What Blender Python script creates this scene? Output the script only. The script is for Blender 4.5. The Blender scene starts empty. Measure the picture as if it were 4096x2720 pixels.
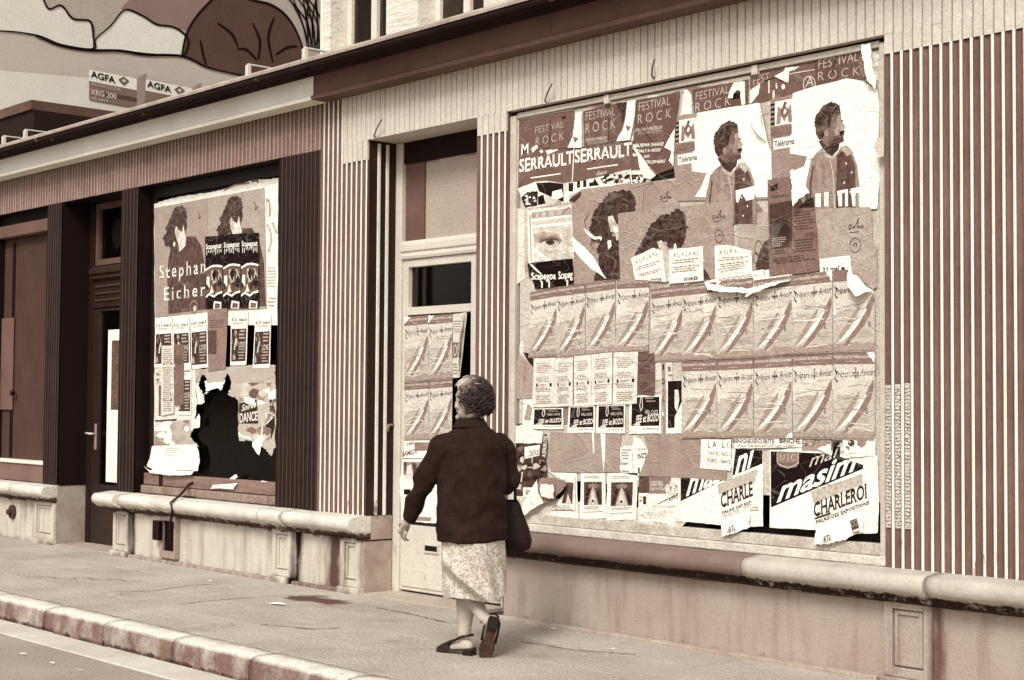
import bpy, bmesh, math, random
from mathutils import Vector, Matrix, noise
random.seed(7)
scene = bpy.context.scene
COL = scene.collection

# ------------------------------------------------------------------ camera
# world: X along the shop fronts (to the right), Y into the buildings (front plane Y=0), Z up, pavement Z=0
K = 4096.0 / 2361.0
F, CX, CY = 6200.0, 2048.0, 1360.0
CAMPOS = Vector((0.0, -7.0, 1.45))
_un = Vector((-5551.5, 214.0, F)).normalized()
_dn = Vector((-.0068, 1.0, -.04065)); _dn -= _un * _dn.dot(_un); _dn.normalize()
AX = -_un; AZ = -_dn; AY = AZ.cross(AX)
RIGHT = Vector((AX[0], AY[0], AZ[0])); UP = -Vector((AX[1], AY[1], AZ[1])); FWD = Vector((AX[2], AY[2], AZ[2]))
cam_d = bpy.data.cameras.new('camera'); cam = bpy.data.objects.new('camera', cam_d); COL.objects.link(cam)
cam_d.sensor_width = 36.0; cam_d.lens = 36.0 * F / 4096.0; cam_d.clip_start = .05; cam_d.clip_end = 500
M4 = Matrix.Identity(4)
for i in range(3):
    M4[i][0] = RIGHT[i]; M4[i][1] = UP[i]; M4[i][2] = -FWD[i]; M4[i][3] = CAMPOS[i]
cam.matrix_world = M4
scene.camera = cam

# ------------------------------------------------------------------ light
SUN_EL, SUN_AZ = math.radians(44), math.radians(152)     # soft light from the street side, a little from the right
w = bpy.data.worlds.new('World'); scene.world = w; w.use_nodes = True
nt = w.node_tree; nt.nodes.clear()
out = nt.nodes.new('ShaderNodeOutputWorld'); bg = nt.nodes.new('ShaderNodeBackground')
sky = nt.nodes.new('ShaderNodeTexSky'); sky.sky_type = 'NISHITA'; sky.sun_disc = False
sky.sun_elevation = SUN_EL; sky.sun_rotation = SUN_AZ; sky.dust_density = 4.0; sky.air_density = 1.5
bw = nt.nodes.new('ShaderNodeRGBToBW'); tint = nt.nodes.new('ShaderNodeMix'); tint.data_type = 'RGBA'; tint.blend_type = 'MULTIPLY'
tint.inputs[0].default_value = 1.0; tint.inputs[7].default_value = (1.0, .99, .97, 1)
nt.links.new(sky.outputs[0], bw.inputs[0]); nt.links.new(bw.outputs[0], tint.inputs[6]); nt.links.new(tint.outputs[2], bg.inputs[0])
bg.inputs[1].default_value = .09
nt.links.new(bg.outputs[0], out.inputs[0])
sl = bpy.data.lights.new('sun', 'SUN'); sun = bpy.data.objects.new('sun', sl); COL.objects.link(sun)
sl.energy = 1.5; sl.angle = math.radians(16); sl.color = (1.0, .985, .955)
sd = Vector((math.sin(SUN_AZ) * math.cos(SUN_EL), math.cos(SUN_AZ) * math.cos(SUN_EL), math.sin(SUN_EL)))
sun.rotation_euler = sd.to_track_quat('Z', 'Y').to_euler(); sun.location = (-8, -10, 12)
vs = scene.view_settings; vs.view_transform = 'Standard'; vs.look = 'None'; vs.gamma = 1.0; vs.use_curve_mapping = False
vs.exposure = 0.84
scene.cycles.max_bounces = 6; scene.cycles.diffuse_bounces = 4; scene.cycles.use_denoising = True

# ------------------------------------------------------------------ pixel -> place helpers (d px = 2361 wide view of the photograph)
def ray(p):
    d = Vector((p[0] * K - CX, p[1] * K - CY, F)); return Vector((d.dot(AX), d.dot(AY), d.dot(AZ)))
def fac(p, Y=0.0):                       # where a sight line meets the upright plane at depth Y
    r = ray(p); t = (Y - CAMPOS.y) / r.y; q = CAMPOS + r * t; return q.x, q.z
def side(p, u):                          # ... meets the upright plane X = u
    r = ray(p); t = (u - CAMPOS.x) / r.x; q = CAMPOS + r * t; return q.y, q.z
def gnd(p, z=0.0):
    r = ray(p); t = (z - CAMPOS.z) / r.z; q = CAMPOS + r * t; return q.x, q.y
def U(x, y, Y=0.0): return fac((x, y), Y)[0]
def Zp(x, y, Y=0.0): return fac((x, y), Y)[1]

# ------------------------------------------------------------------ materials: everything toned as in a sepia print
RAMP = [(0, (24, 2, 2)), (35, (51, 34, 27)), (70, (94, 67, 58)), (105, (130, 100, 89)), (140, (159, 135, 122)),
        (175, (188, 174, 159)), (210, (218, 208, 192)), (245, (250, 246, 230)), (255, (254, 251, 238))]
def s2l(c):
    c /= 255.0; return c / 12.92 if c <= .04045 else ((c + .055) / 1.055) ** 2.4
def sep(t, k=.86):
    t = max(0, min(255, t))
    k *= 1 - .36 * math.exp(-(t / 78.0) ** 2)      # dark paints and inks are really dark
    for (a, ca), (b, cb) in zip(RAMP, RAMP[1:]):
        if t <= b:
            f = (t - a) / (b - a); return tuple(s2l(x + (y - x) * f) * k for x, y in zip(ca, cb)) + (1,)
MATS = {}
def mat(tone, rough=.85, var=0.0, vscale=3.0, grain=.18, gscale=80.0, bump=0.0, bscale=40.0, rnd=0.0, stretch=(1, 1, 1), dirt_shade=None, spec=.15, metal=0.0, k=.86, crease=0, spot=None, streaks=None):
    key = (k, crease, spot, streaks, tone, rough, var, vscale, grain, gscale, bump, bscale, rnd, stretch, dirt_shade, spec, metal)
    if key in MATS: return MATS[key]
    m = bpy.data.materials.new('tone_%d' % int(tone)); m.use_nodes = True
    n, l = m.node_tree.nodes, m.node_tree.links
    b = n['Principled BSDF']; b.inputs['Roughness'].default_value = rough; b.inputs['Specular IOR Level'].default_value = spec
    b.inputs['Metallic'].default_value = metal
    geo = n.new('ShaderNodeNewGeometry'); pos = geo.outputs['Position']
    if stretch != (1, 1, 1):
        mp = n.new('ShaderNodeMapping'); mp.inputs['Scale'].default_value = stretch; l.new(pos, mp.inputs[0]); pos = mp.outputs[0]
    def noi(sc, det=4.0, ro=.6):
        t = n.new('ShaderNodeTexNoise'); t.inputs['Scale'].default_value = sc; t.inputs['Detail'].default_value = det; t.inputs['Roughness'].default_value = ro
        l.new(pos, t.inputs['Vector']); return t.outputs['Fac']
    def mix(fac_, a, c):
        x = n.new('ShaderNodeMix'); x.data_type = 'RGBA'
        l.new(fac_, x.inputs[0])
        for sock, v in ((x.inputs[6], a), (x.inputs[7], c)):
            if isinstance(v, tuple): sock.default_value = v
            else: l.new(v, sock)
        return x.outputs[2]
    def mapr(v, a, c, d=0.0, e=1.0):
        x = n.new('ShaderNodeMapRange'); x.inputs[1].default_value = a; x.inputs[2].default_value = c; x.inputs[3].default_value = d; x.inputs[4].default_value = e
        l.new(v, x.inputs[0]); return x.outputs[0]
    col = sep(tone, k)
    if var: col = mix(mapr(noi(vscale, 6), .3, .7), sep(tone - var, k), sep(tone + var, k))
    if dirt_shade:
        for (dt, z0, z1, lo, hi, sc, strv) in dirt_shade:      # tone of dirt or painted shade, height band, noise threshold, noise scale, vertical stretch
            sx = n.new('ShaderNodeSeparateXYZ'); l.new(geo.outputs['Position'], sx.inputs[0])
            mp = n.new('ShaderNodeMapping'); mp.inputs['Scale'].default_value = (1, 1, strv); l.new(geo.outputs['Position'], mp.inputs[0])
            t = n.new('ShaderNodeTexNoise'); t.inputs['Scale'].default_value = sc; t.inputs['Detail'].default_value = 7; t.inputs['Roughness'].default_value = .65
            l.new(mp.outputs[0], t.inputs['Vector'])
            hgt = mapr(sx.outputs['Z'], z0, z1)
            ad = n.new('ShaderNodeMath'); ad.operation = 'MULTIPLY_ADD'; ad.inputs[1].default_value = .45; l.new(hgt, ad.inputs[0]); l.new(t.outputs['Fac'], ad.inputs[2])
            col = mix(mapr(ad.outputs[0], lo, hi), col, sep(dt, k))
    if spot:                             # a damp stain with its own ragged outline
        (sx_, sy_, sr_, st_) = spot; vm = n.new('ShaderNodeVectorMath'); vm.operation = 'SUBTRACT'; vm.inputs[1].default_value = (sx_, sy_, 0); l.new(geo.outputs['Position'], vm.inputs[0])
        ml = n.new('ShaderNodeVectorMath'); ml.operation = 'MULTIPLY'; ml.inputs[1].default_value = (1, 2.1, 0); l.new(vm.outputs[0], ml.inputs[0]); ln_ = n.new('ShaderNodeVectorMath'); ln_.operation = 'LENGTH'; l.new(ml.outputs[0], ln_.inputs[0])
        sm_ = n.new('ShaderNodeMath'); sm_.operation = 'MULTIPLY_ADD'; sm_.inputs[1].default_value = .9; l.new(noi(4.5, 6), sm_.inputs[0]); l.new(ln_.outputs['Value'], sm_.inputs[2])
        col = mix(mapr(sm_.outputs[0], sr_ + .45, sr_ + .30), col, sep(st_, k))
    if streaks:                          # dark vertical runs below breaks in the stone
        for (x0_, hw_, st_) in streaks:
            sx = n.new('ShaderNodeSeparateXYZ'); l.new(geo.outputs['Position'], sx.inputs[0]); sb = n.new('ShaderNodeMath'); sb.operation = 'SUBTRACT'; sb.inputs[1].default_value = x0_; l.new(sx.outputs['X'], sb.inputs[0])
            ab = n.new('ShaderNodeMath'); ab.operation = 'ABSOLUTE'; l.new(sb.outputs[0], ab.inputs[0]); mp = n.new('ShaderNodeMapping'); mp.inputs['Scale'].default_value = (1, 1, .35); l.new(geo.outputs['Position'], mp.inputs[0])
            t = n.new('ShaderNodeTexNoise'); t.inputs['Scale'].default_value = 11; t.inputs['Detail'].default_value = 6; l.new(mp.outputs[0], t.inputs['Vector'])
            q_ = n.new('ShaderNodeMath'); q_.operation = 'MULTIPLY_ADD'; q_.inputs[1].default_value = -.5 / hw_; l.new(ab.outputs[0], q_.inputs[0]); l.new(t.outputs['Fac'], q_.inputs[2])
            col = mix(mapr(q_.outputs[0], -.05, .42), col, sep(st_, k))
    rid = None
    if crease:                           # paper creases: thin worn ridges, also raised a little
        acc = None
        for (sc, th) in ((3.4, .022), (6.5, .022), (1.7, .012)):
            t = n.new('ShaderNodeTexNoise'); t.inputs['Scale'].default_value = sc; t.inputs['Detail'].default_value = 1.5; t.inputs['Distortion'].default_value = .8
            mp = n.new('ShaderNodeMapping'); mp.inputs['Scale'].default_value = (.75, 1, 1.5); mp.inputs['Rotation'].default_value = (0, .35, 0); l.new(geo.outputs['Position'], mp.inputs[0]); l.new(mp.outputs[0], t.inputs['Vector'])
            s_ = n.new('ShaderNodeMath'); s_.operation = 'SUBTRACT'; s_.inputs[1].default_value = .5; l.new(t.outputs['Fac'], s_.inputs[0]); a_ = n.new('ShaderNodeMath'); a_.operation = 'ABSOLUTE'; l.new(s_.outputs[0], a_.inputs[0])
            r_ = mapr(a_.outputs[0], 0, th * .55, 1, 0)
            if acc is None: acc = r_
            else: mx_ = n.new('ShaderNodeMath'); mx_.operation = 'MAXIMUM'; l.new(acc, mx_.inputs[0]); l.new(r_, mx_.inputs[1]); acc = mx_.outputs[0]
        rid = acc; col = mix(mapr(acc, 0, 1, 0, .10), col, sep(236))
    mulv = None
    if grain: mulv = mapr(noi(gscale, 2.0, .8), .25, .75, 1 - grain * 1.6, 1 + grain * 1.6)
    if rnd:
        oi = n.new('ShaderNodeObjectInfo'); r = mapr(oi.outputs['Random'], 0, 1, 1 - rnd, 1 + rnd)
        if mulv is None: mulv = r
        else:
            mm = n.new('ShaderNodeMath'); mm.operation = 'MULTIPLY'; l.new(mulv, mm.inputs[0]); l.new(r, mm.inputs[1]); mulv = mm.outputs[0]
    if mulv is not None:
        hs = n.new('ShaderNodeHueSaturation')
        if isinstance(col, tuple): hs.inputs['Color'].default_value = col
        else: l.new(col, hs.inputs['Color'])
        l.new(mulv, hs.inputs['Value']); col = hs.outputs[0]
    if isinstance(col, tuple): b.inputs['Base Color'].default_value = col
    else: l.new(col, b.inputs['Base Color'])
    if bump:
        bp = n.new('ShaderNodeBump'); bp.inputs['Strength'].default_value = bump; bp.inputs['Distance'].default_value = .02
        hgt_ = noi(bscale, 5)
        if rid is not None:
            ad_ = n.new('ShaderNodeMath'); ad_.operation = 'MULTIPLY_ADD'; ad_.inputs[1].default_value = .35; l.new(rid, ad_.inputs[0]); l.new(hgt_, ad_.inputs[2]); hgt_ = ad_.outputs[0]
        l.new(hgt_, bp.inputs['Height']); l.new(bp.outputs[0], b.inputs['Normal'])
    MATS[key] = m; return m
def tc(t): return int(t + 15 * math.exp(-((t - 150) / 55.0) ** 2))
def paper(t): return mat(tc(t), .9, var=8, vscale=9, grain=.2, gscale=85, bump=.5, bscale=8, spec=.15, k=.93 if t > 230 else .86, crease=1)
def ink(t):
    if isinstance(t, str):               # picture areas: h = hair, f = face and skin, c = cloth
        v, kd = int(t[:-1]), t[-1]; vr, vsx, st = {'h': (34, 38, (1, 1, 1)), 'f': (30, 16, (1, 1, 1)), 'c': (22, 22, (1.6, 1, .5))}[kd]
        return mat(tc(v), .85, var=vr, vscale=vsx, grain=.24, gscale=85, bump=.5, bscale=8, spec=.15, stretch=st, crease=1)
    return mat(tc(t), .85, var=10 if t < 200 else 4, vscale=28, grain=.2, gscale=85, bump=.5, bscale=8, spec=.15, k=.93 if t > 230 else .86, crease=1)
HZ = .72                                 # light-coloured but weathered ground surfaces: lower albedo

# ------------------------------------------------------------------ object helpers
def tag(o, label=None, cat=None, group=None, kind=None):
    if label: o['label'] = label
    if cat: o['category'] = cat
    if group: o['group'] = group
    if kind: o['kind'] = kind
    return o
def empty(name, loc, label=None, cat=None, group=None, kind=None):
    e = bpy.data.objects.new(name, None); COL.objects.link(e); e.location = loc; e.empty_display_size = .1
    return tag(e, label, cat, group, kind)
def wloc(o):
    v = Vector(o.location)
    while o.parent: o = o.parent; v += o.location
    return v
def link(name, me, parent=None, mats=()):
    o = bpy.data.objects.new(name, me); COL.objects.link(o)
    for m in mats: me.materials.append(m)
    if parent: o.parent = parent; o.location = -wloc(parent)
    return o
def mesh(name, verts, faces, mats, parent=None, mi=None, smooth=False):
    me = bpy.data.meshes.new(name); me.from_pydata([tuple(v) for v in verts], [], faces)
    for m in (mats if isinstance(mats, (list, tuple)) else [mats]): me.materials.append(m)
    if mi: me.polygons.foreach_set('material_index', mi)
    if smooth: me.polygons.foreach_set('use_smooth', [True] * len(me.polygons))
    me.update(); return link(name, me, parent)
def boxv(x0, x1, y0, y1, z0, z1):
    v = [(x0, y0, z0), (x1, y0, z0), (x1, y1, z0), (x0, y1, z0), (x0, y0, z1), (x1, y0, z1), (x1, y1, z1), (x0, y1, z1)]
    f = [(0, 3, 2, 1), (4, 5, 6, 7), (0, 1, 5, 4), (1, 2, 6, 5), (2, 3, 7, 6), (3, 0, 4, 7)]
    return v, f
def boxes(name, lst, m, parent=None, bev=0.0):
    bm = bmesh.new()
    for b in lst:
        v, f = boxv(*b); vv = [bm.verts.new(p) for p in v]
        for q in f: bm.faces.new([vv[i] for i in q])
    if bev: bmesh.ops.bevel(bm, geom=list(bm.edges), offset=bev, segments=2, profile=.5, affect='EDGES', clamp_overlap=True)
    bmesh.ops.recalc_face_normals(bm, faces=bm.faces)
    me = bpy.data.meshes.new(name); bm.to_mesh(me); bm.free(); me.materials.append(m)
    return link(name, me, parent)
def box(name, x0, x1, y0, y1, z0, z1, m, parent=None, bev=0.0): return boxes(name, [(x0, x1, y0, y1, z0, z1)], m, parent, bev)
def extrude_x(name, prof, x0, x1, m, parent=None, smooth=False, nseg=1, wob=0.0):   # closed profile (y,z) swept along X
    vs_, fs = [], []; k = len(prof)
    for j in range(nseg + 1):
        x = x0 + (x1 - x0) * j / nseg
        for (y, z) in prof:
            d = (noise.noise(Vector((x * 3, y * 5, z * 5))) * .6 + noise.noise(Vector((x * 13, y * 16, z * 16))) * .5) * wob
            vs_.append((x, y + d, z + d * .6))
    for j in range(nseg):
        for i in range(k):
            a, b = j * k + i, j * k + (i + 1) % k; fs.append((a, b, b + k, a + k))
    fs.append(tuple(range(k - 1, -1, -1))); fs.append(tuple(nseg * k + i for i in range(k)))
    o = mesh(name, vs_, fs, m, parent)
    if smooth:
        for p in o.data.polygons[:-2]: p.use_smooth = True
    bm = bmesh.new(); bm.from_mesh(o.data); bmesh.ops.recalc_face_normals(bm, faces=bm.faces); bm.to_mesh(o.data); bm.free()
    return o
def tube(name, pts, rad, m, parent=None, nseg=8):
    pts = [Vector(p) for p in pts]; rads = rad if isinstance(rad, (list, tuple)) else [rad] * len(pts)
    v, f = loft_tube(pts, [(r, r) for r in rads], nseg); return mesh(name, v, f, m, parent, smooth=True)
def loft_tube(pts, rads, nseg=12, upv=Vector((0, 0, 1))):
    v, f = [], []
    for i, p in enumerate(pts):
        t = (pts[min(i + 1, len(pts) - 1)] - pts[max(i - 1, 0)]).normalized()
        a = t.cross(upv)
        if a.length < .05: a = t.cross(Vector((0, 1, 0)))
        a.normalize(); b = a.cross(t).normalized()
        for k in range(nseg):
            an = 2 * math.pi * k / nseg; v.append(p + a * math.cos(an) * rads[i][0] + b * math.sin(an) * rads[i][1])
    for i in range(len(pts) - 1):
        for k in range(nseg):
            q = i * nseg; f.append((q + k, q + (k + 1) % nseg, q + nseg + (k + 1) % nseg, q + nseg + k))
    f.append(tuple(range(nseg - 1, -1, -1))); f.append(tuple((len(pts) - 1) * nseg + k for k in range(nseg)))
    return v, f

# ------------------------------------------------------------------ ground
pave = tag(box('pavement', -40, 14, -1.98, .34, -.4, -.012, mat(70, .95, var=12, vscale=2, k=HZ), None), kind='structure')
SPOT = gnd((735, 1383)) + (.36, 92)
SL = [mat(t, .9, var=12, vscale=1.8, grain=.26, gscale=70, bump=1.0, bscale=30, rnd=.03, k=HZ, spot=SPOT,
          dirt_shade=((150, 5, 6, .56, .80, 1.3, 1), (218, 5, 6, .58, .76, 3.2, 1), (135, 5, 6, .66, .74, 9, 1))) for t in (194, 190, 198)]
y0, rowd, ri = -1.975, .49, 0
while y0 < -.02:
    y1 = min(y0 + rowd, -.02) if y0 + rowd < -.2 else -.02
    x = -21.5 + (ri % 2) * .45
    while x < 0:
        if x > -19:
            dz = random.uniform(-.002, .002)
            o = boxes('paving_slab', [(x + .0045, x + .9 - .0045, y0 + .0045, y1 - .0045, -.05, dz)], SL[random.randrange(3)], pave, .003)
        x += .9
    y0 = y1; ri += 1
for pts in ([(57, 1332), (107, 1331), (147, 1336), (200, 1333), (233, 1339), (267, 1336), (293, 1341), (334, 1339)], [(277, 1366), (360, 1363), (434, 1351), (520, 1346)], [(410, 1393), (567, 1379), (710, 1369)], [(869, 1403), (947, 1416), (987, 1426), (1041, 1438)], [(1200, 1480), (1330, 1500), (1500, 1512)], [(600, 1440), (720, 1452), (800, 1448)]):
    P = []
    for a, b in zip(pts, pts[1:]):
        for j in range(5): t = j / 5; P.append((a[0] + (b[0] - a[0]) * t + random.uniform(-2, 2), a[1] + (b[1] - a[1]) * t + random.uniform(-.8, .8)))
    W = [Vector(gnd(p)) for p in P]; v, f = [], []
    for i, p in enumerate(W):
        d = (W[min(i + 1, len(W) - 1)] - W[max(i - 1, 0)]).normalized(); wd = random.uniform(.002, .008); v += [(p.x - d.y * wd, p.y + d.x * wd, .0035), (p.x + d.y * wd, p.y - d.x * wd, .0035)]
    for i in range(len(W) - 1): f.append((2 * i, 2 * i + 1, 2 * i + 3, 2 * i + 2))
    mesh('crack', v, f, mat(66, .95, k=HZ), pave)
kerb = empty('kerb', (-8, -2.08, 0), kind='structure')
KM = mat(226, .9, var=16, vscale=5, grain=.2, gscale=90, bump=.9, bscale=18, k=HZ + .06, dirt_shade=((112, -.004, -.03, .60, 1.02, 5, .7), (150, 5, 6, .60, .72, 12, 1), (70, -.10, -.14, .80, .98, 9, 1)))  # face toned darker than the top: shade put into the colour, with stains
xk = gnd((463 * .5764, 2543 * .5764), -.07)[0]
xj = xk - .93 * 8
while xj < 0:
    L = .93 + random.uniform(-.06, .06)
    bm = bmesh.new()
    nx = 10; prof = [(-2.18, -.32), (-2.175, -.06), (-2.165, -.022), (-2.14, -.003), (-2.07, .004), (-1.985, .002), (-1.985, -.32)]
    rows = []
    for j in range(nx + 1):
        xx = xj + .006 + (L - .012) * j / nx; rows.append([])
        for (yy, zz) in prof:
            nz = noise.noise(Vector((xx * 6, yy * 20, zz * 20))) * .006 if zz > -.3 else 0
            end = .004 if j in (0, nx) and zz > -.03 else 0
            rows[-1].append(bm.verts.new((xx, yy + nz, zz + nz * .5 - end)))
    for j in range(nx):
        for i in range(len(prof) - 1): f_ = bm.faces.new((rows[j][i], rows[j][i + 1], rows[j + 1][i + 1], rows[j + 1][i])); f_.smooth = True
    bm.faces.new(rows[0]); bm.faces.new(rows[-1]); bmesh.ops.recalc_face_normals(bm, faces=bm.faces)
    me = bpy.data.meshes.new('kerb_stone'); bm.to_mesh(me); bm.free(); link('kerb_stone', me, kerb, [KM]); xj += L
gut = empty('gutter', (-8, -2.3, -.15), kind='structure')
GM = mat(216, .9, var=12, vscale=3, grain=.14, gscale=90, bump=.3, bscale=20, k=HZ)
xj = xk - 7.1
while xj < 0:
    boxes('gutter_stone', [(xj + .004, xj + .776, -2.455, -2.186, -.3, -.15 + random.uniform(-.003, .003))], GM, gut, .006); xj += .78
road = tag(mesh('road', [(-60, -60, -.158), (60, -60, -.158), (60, -2.19, -.158), (-60, -2.19, -.158)], [(0, 1, 2, 3)],
    mat(172, .95, var=10, vscale=1.5, grain=.22, gscale=70, bump=.6, bscale=60, k=HZ)), kind='structure')
tag(mesh('ground', [(-250, -250, -.6), (250, -250, -.6), (250, 250, -.6), (-250, 250, -.6)], [(0, 1, 2, 3)], mat(140, .95)), kind='structure')
# ------------------------------------------------------------------ lettering
TXT = {}
def text_poly(s, style='n'):
    """letters as flat polygons in a unit box (0..1, 0..1)"""
    key = (s, style)
    if key in TXT: return TXT[key]
    cu = bpy.data.curves.new('lettering', 'FONT'); cu.body = s; cu.resolution_u = 3 if len(s) < 14 else 1; cu.fill_mode = 'FRONT'
    if 'bold' in style: cu.offset = .022
    if 'it' in style: cu.shear = .28
    if 'wide' in style: cu.space_character = 1.35
    if 'thin' in style: cu.offset = -.012
    ob = bpy.data.objects.new('lettering', cu); me = bpy.data.meshes.new_from_object(ob)
    v = [(p.co.x, p.co.y) for p in me.vertices]; f = [tuple(p.vertices) for p in me.polygons]
    if 'serif' in style:
        cnt = {}
        for p in f:
            for i in range(len(p)):
                e = tuple(sorted((p[i], p[(i + 1) % len(p)]))); cnt[e] = cnt.get(e, 0) + 1
        ys = sorted(set(round(y, 2) for _, y in v)); lv = (0.0, max(y for _, y in v))
        for (a, b), c in cnt.items():
            if c != 1: continue
            (xa, ya), (xb, yb) = v[a], v[b]
            if abs(ya - yb) < .012 and .045 < abs(xa - xb) < .22:
                x0, x1 = min(xa, xb) - .065, max(xa, xb) + .065; up = -1 if ya > .3 else 1; h = .055 * up
                n = len(v); v += [(x0, ya), (x1, ya), (x1 - .045, ya + h), (x0 + .045, ya + h)]; f.append((n, n + 1, n + 2, n + 3))
    bpy.data.objects.remove(ob); bpy.data.meshes.remove(me); bpy.data.curves.remove(cu)
    if not v: return [(0, 0), (1, 0), (1, 1)], [(0, 1, 2)]
    ax, bx = min(p[0] for p in v), max(p[0] for p in v); ay, by = min(p[1] for p in v), max(p[1] for p in v)
    v = [((x - ax) / max(bx - ax, 1e-6), (y - ay) / max(by - ay, 1e-6)) for x, y in v]
    TXT[key] = (v, f); return TXT[key]
# ================================================================== shop fronts
HEAD, SILL = 3.445, .59
XR = -1.6                                # the fronts run on past the edge of the view
def src(x, y): return (x / K, y / K)
UL = dict(p1a=-14.985, p1b=-14.655, p2a=-13.40, p2b=-13.075, p3a=-10.70)
B_UL = U(*src(1275, 1300)) ; PAINT = U(*src(1372, 700))
print('boundary', B_UL, PAINT)
left_shop = empty('shop_front', (-13.3, 0, 0), 'dark painted ribbed shop front with a white board under its cornice', 'shop front')
right_shop = empty('shop_front', (-6.9, 0, 0), 'pale painted ribbed shop front with a wide poster covered window', 'shop front')
D_WOOD = mat(26, .6, var=8, vscale=6, grain=.14, spec=.35)
D_DEEP = mat(8, .7, var=5, grain=.1)
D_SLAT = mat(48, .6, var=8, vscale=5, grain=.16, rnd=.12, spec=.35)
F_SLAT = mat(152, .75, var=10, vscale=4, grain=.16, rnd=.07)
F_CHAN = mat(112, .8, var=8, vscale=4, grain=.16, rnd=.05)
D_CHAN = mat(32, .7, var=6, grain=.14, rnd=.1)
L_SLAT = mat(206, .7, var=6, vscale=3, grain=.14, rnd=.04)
R_RIDGE = mat(232, .65, var=8, vscale=8, grain=.12, rnd=.03, dirt_shade=((120, 1.4, .5, .93, 1.0, 16, .3),))
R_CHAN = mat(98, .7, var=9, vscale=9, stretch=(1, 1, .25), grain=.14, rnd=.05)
L_PAINT = mat(206, .7, var=8, vscale=5, grain=.14, dirt_shade=((150, 1.0, .2, .95, 1.12, 12, .4),))
L_WOOD = mat(195, .7, var=10, vscale=6, grain=.14)

PITCH = .06
def slat_mesh(name, chan, ridge):
    # one reeded board, unit height: wide shallow channel and a proud rounded ridge
    p = [(0, -.001), (.003, .003), (.009, .0075), (.016, .0098), (.023, .0098), (.030, .0075), (.036, .0035), (.0405, .0015), (.0415, .0012), (.0424, -.0045), (.0450, -.0065), (.0505, -.0072), (.0560, -.006), (.0590, -.003)]
    k = len(p); vs_ = [(x, y, z) for z in (0, 1) for (x, y) in p]; fs = []; mi = []
    for i in range(k - 1):
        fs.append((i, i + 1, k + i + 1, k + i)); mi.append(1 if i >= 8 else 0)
    me = bpy.data.meshes.new(name); me.from_pydata(vs_, [], fs); me.materials.append(chan); me.materials.append(ridge)
    me.polygons.foreach_set('material_index', mi); me.polygons.foreach_set('use_smooth', [i not in (7, 8) for i in range(k - 1)]); me.update(); return me
def flat_board(name, m):                 # plain board with a thin groove at its edge
    p = [(0, .012), (.002, .010), (.0028, -.002), (.0045, -.0045), (.0525, -.0045), (.0542, -.002), (.055, .010), (.06, .012)]; k = len(p)
    me = bpy.data.meshes.new(name); me.from_pydata([(x, y, z) for z in (0, 1) for (x, y) in p], [], [(i, i + 1, k + i + 1, k + i) for i in range(k - 1)]); me.materials.append(m); me.materials.append(mat(132, .9, var=14)); me.polygons.foreach_set('material_index', [1, 0, 0, 0, 0, 0, 1]); me.update(); return me
SM = {'light': flat_board('board', L_SLAT), 'two': slat_mesh('board', R_CHAN, R_RIDGE), 'dark': slat_mesh('board', D_CHAN, D_SLAT), 'fascia': slat_mesh('board', F_CHAN, F_SLAT)}
def slats(parent, kind, x0, x1, z0, z1, flip=False):
    n = max(1, round((x1 - x0) / PITCH)); wdt = (x1 - x0) / n; base = wloc(parent)
    for i in range(n):
        o = bpy.data.objects.new('board', SM[kind]); COL.objects.link(o); o.parent = parent
        o.location = Vector((x0 + i * wdt, random.uniform(-.0015, .001), z0)) - base; o.scale = (wdt / PITCH, 1, z1 - z0)
def pilaster(shop, x0, x1, m, segs, z0=SILL, depth=.30):
    p = box('pilaster', x0, x1, .012, depth, z0, HEAD - .001, m, shop)
    for (kind, a, b) in segs: slats(p, kind, x0, x1, a, b)
    return p
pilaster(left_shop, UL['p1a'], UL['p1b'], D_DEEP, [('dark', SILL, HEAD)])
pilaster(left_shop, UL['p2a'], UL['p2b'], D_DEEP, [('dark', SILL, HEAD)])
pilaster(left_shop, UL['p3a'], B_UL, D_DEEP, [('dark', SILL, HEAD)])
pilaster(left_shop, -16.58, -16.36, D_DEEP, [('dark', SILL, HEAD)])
ZP1 = Zp(825, 372); ZP2 = Zp(1135, 308); ZP3 = Zp(2120, 110)
D2A, D2B, WA, WB = -9.487, -8.205, -7.895, -4.838
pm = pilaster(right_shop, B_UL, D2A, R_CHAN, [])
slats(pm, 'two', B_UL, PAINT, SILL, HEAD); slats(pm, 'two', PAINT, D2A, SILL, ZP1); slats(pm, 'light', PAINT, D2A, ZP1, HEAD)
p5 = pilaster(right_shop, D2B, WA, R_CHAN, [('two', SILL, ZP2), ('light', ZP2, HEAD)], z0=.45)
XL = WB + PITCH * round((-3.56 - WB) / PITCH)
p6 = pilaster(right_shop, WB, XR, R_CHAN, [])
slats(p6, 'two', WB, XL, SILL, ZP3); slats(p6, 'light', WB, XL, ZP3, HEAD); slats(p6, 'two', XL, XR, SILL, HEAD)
# return of the middle pilaster into the doorway: dark with two pale strips
box('return_panel', D2A + .001, D2A + .006, .012, .262, SILL, HEAD - .002, mat(40, .7, var=6), pm)
for yy in (.085, .165): box('trim', D2A + .007, D2A + .02, yy, yy + .026, SILL, HEAD - .02, R_RIDGE, pm, .003)
# fascia boards above the openings
CB = 4.02
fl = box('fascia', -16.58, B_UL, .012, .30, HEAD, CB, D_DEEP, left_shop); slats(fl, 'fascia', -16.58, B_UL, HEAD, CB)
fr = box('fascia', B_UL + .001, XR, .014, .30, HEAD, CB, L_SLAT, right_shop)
slats(fr, 'two', B_UL, PAINT, HEAD, CB); slats(fr, 'light', PAINT, XL, HEAD, CB); slats(fr, 'two', XL, XR, HEAD, CB)
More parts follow.
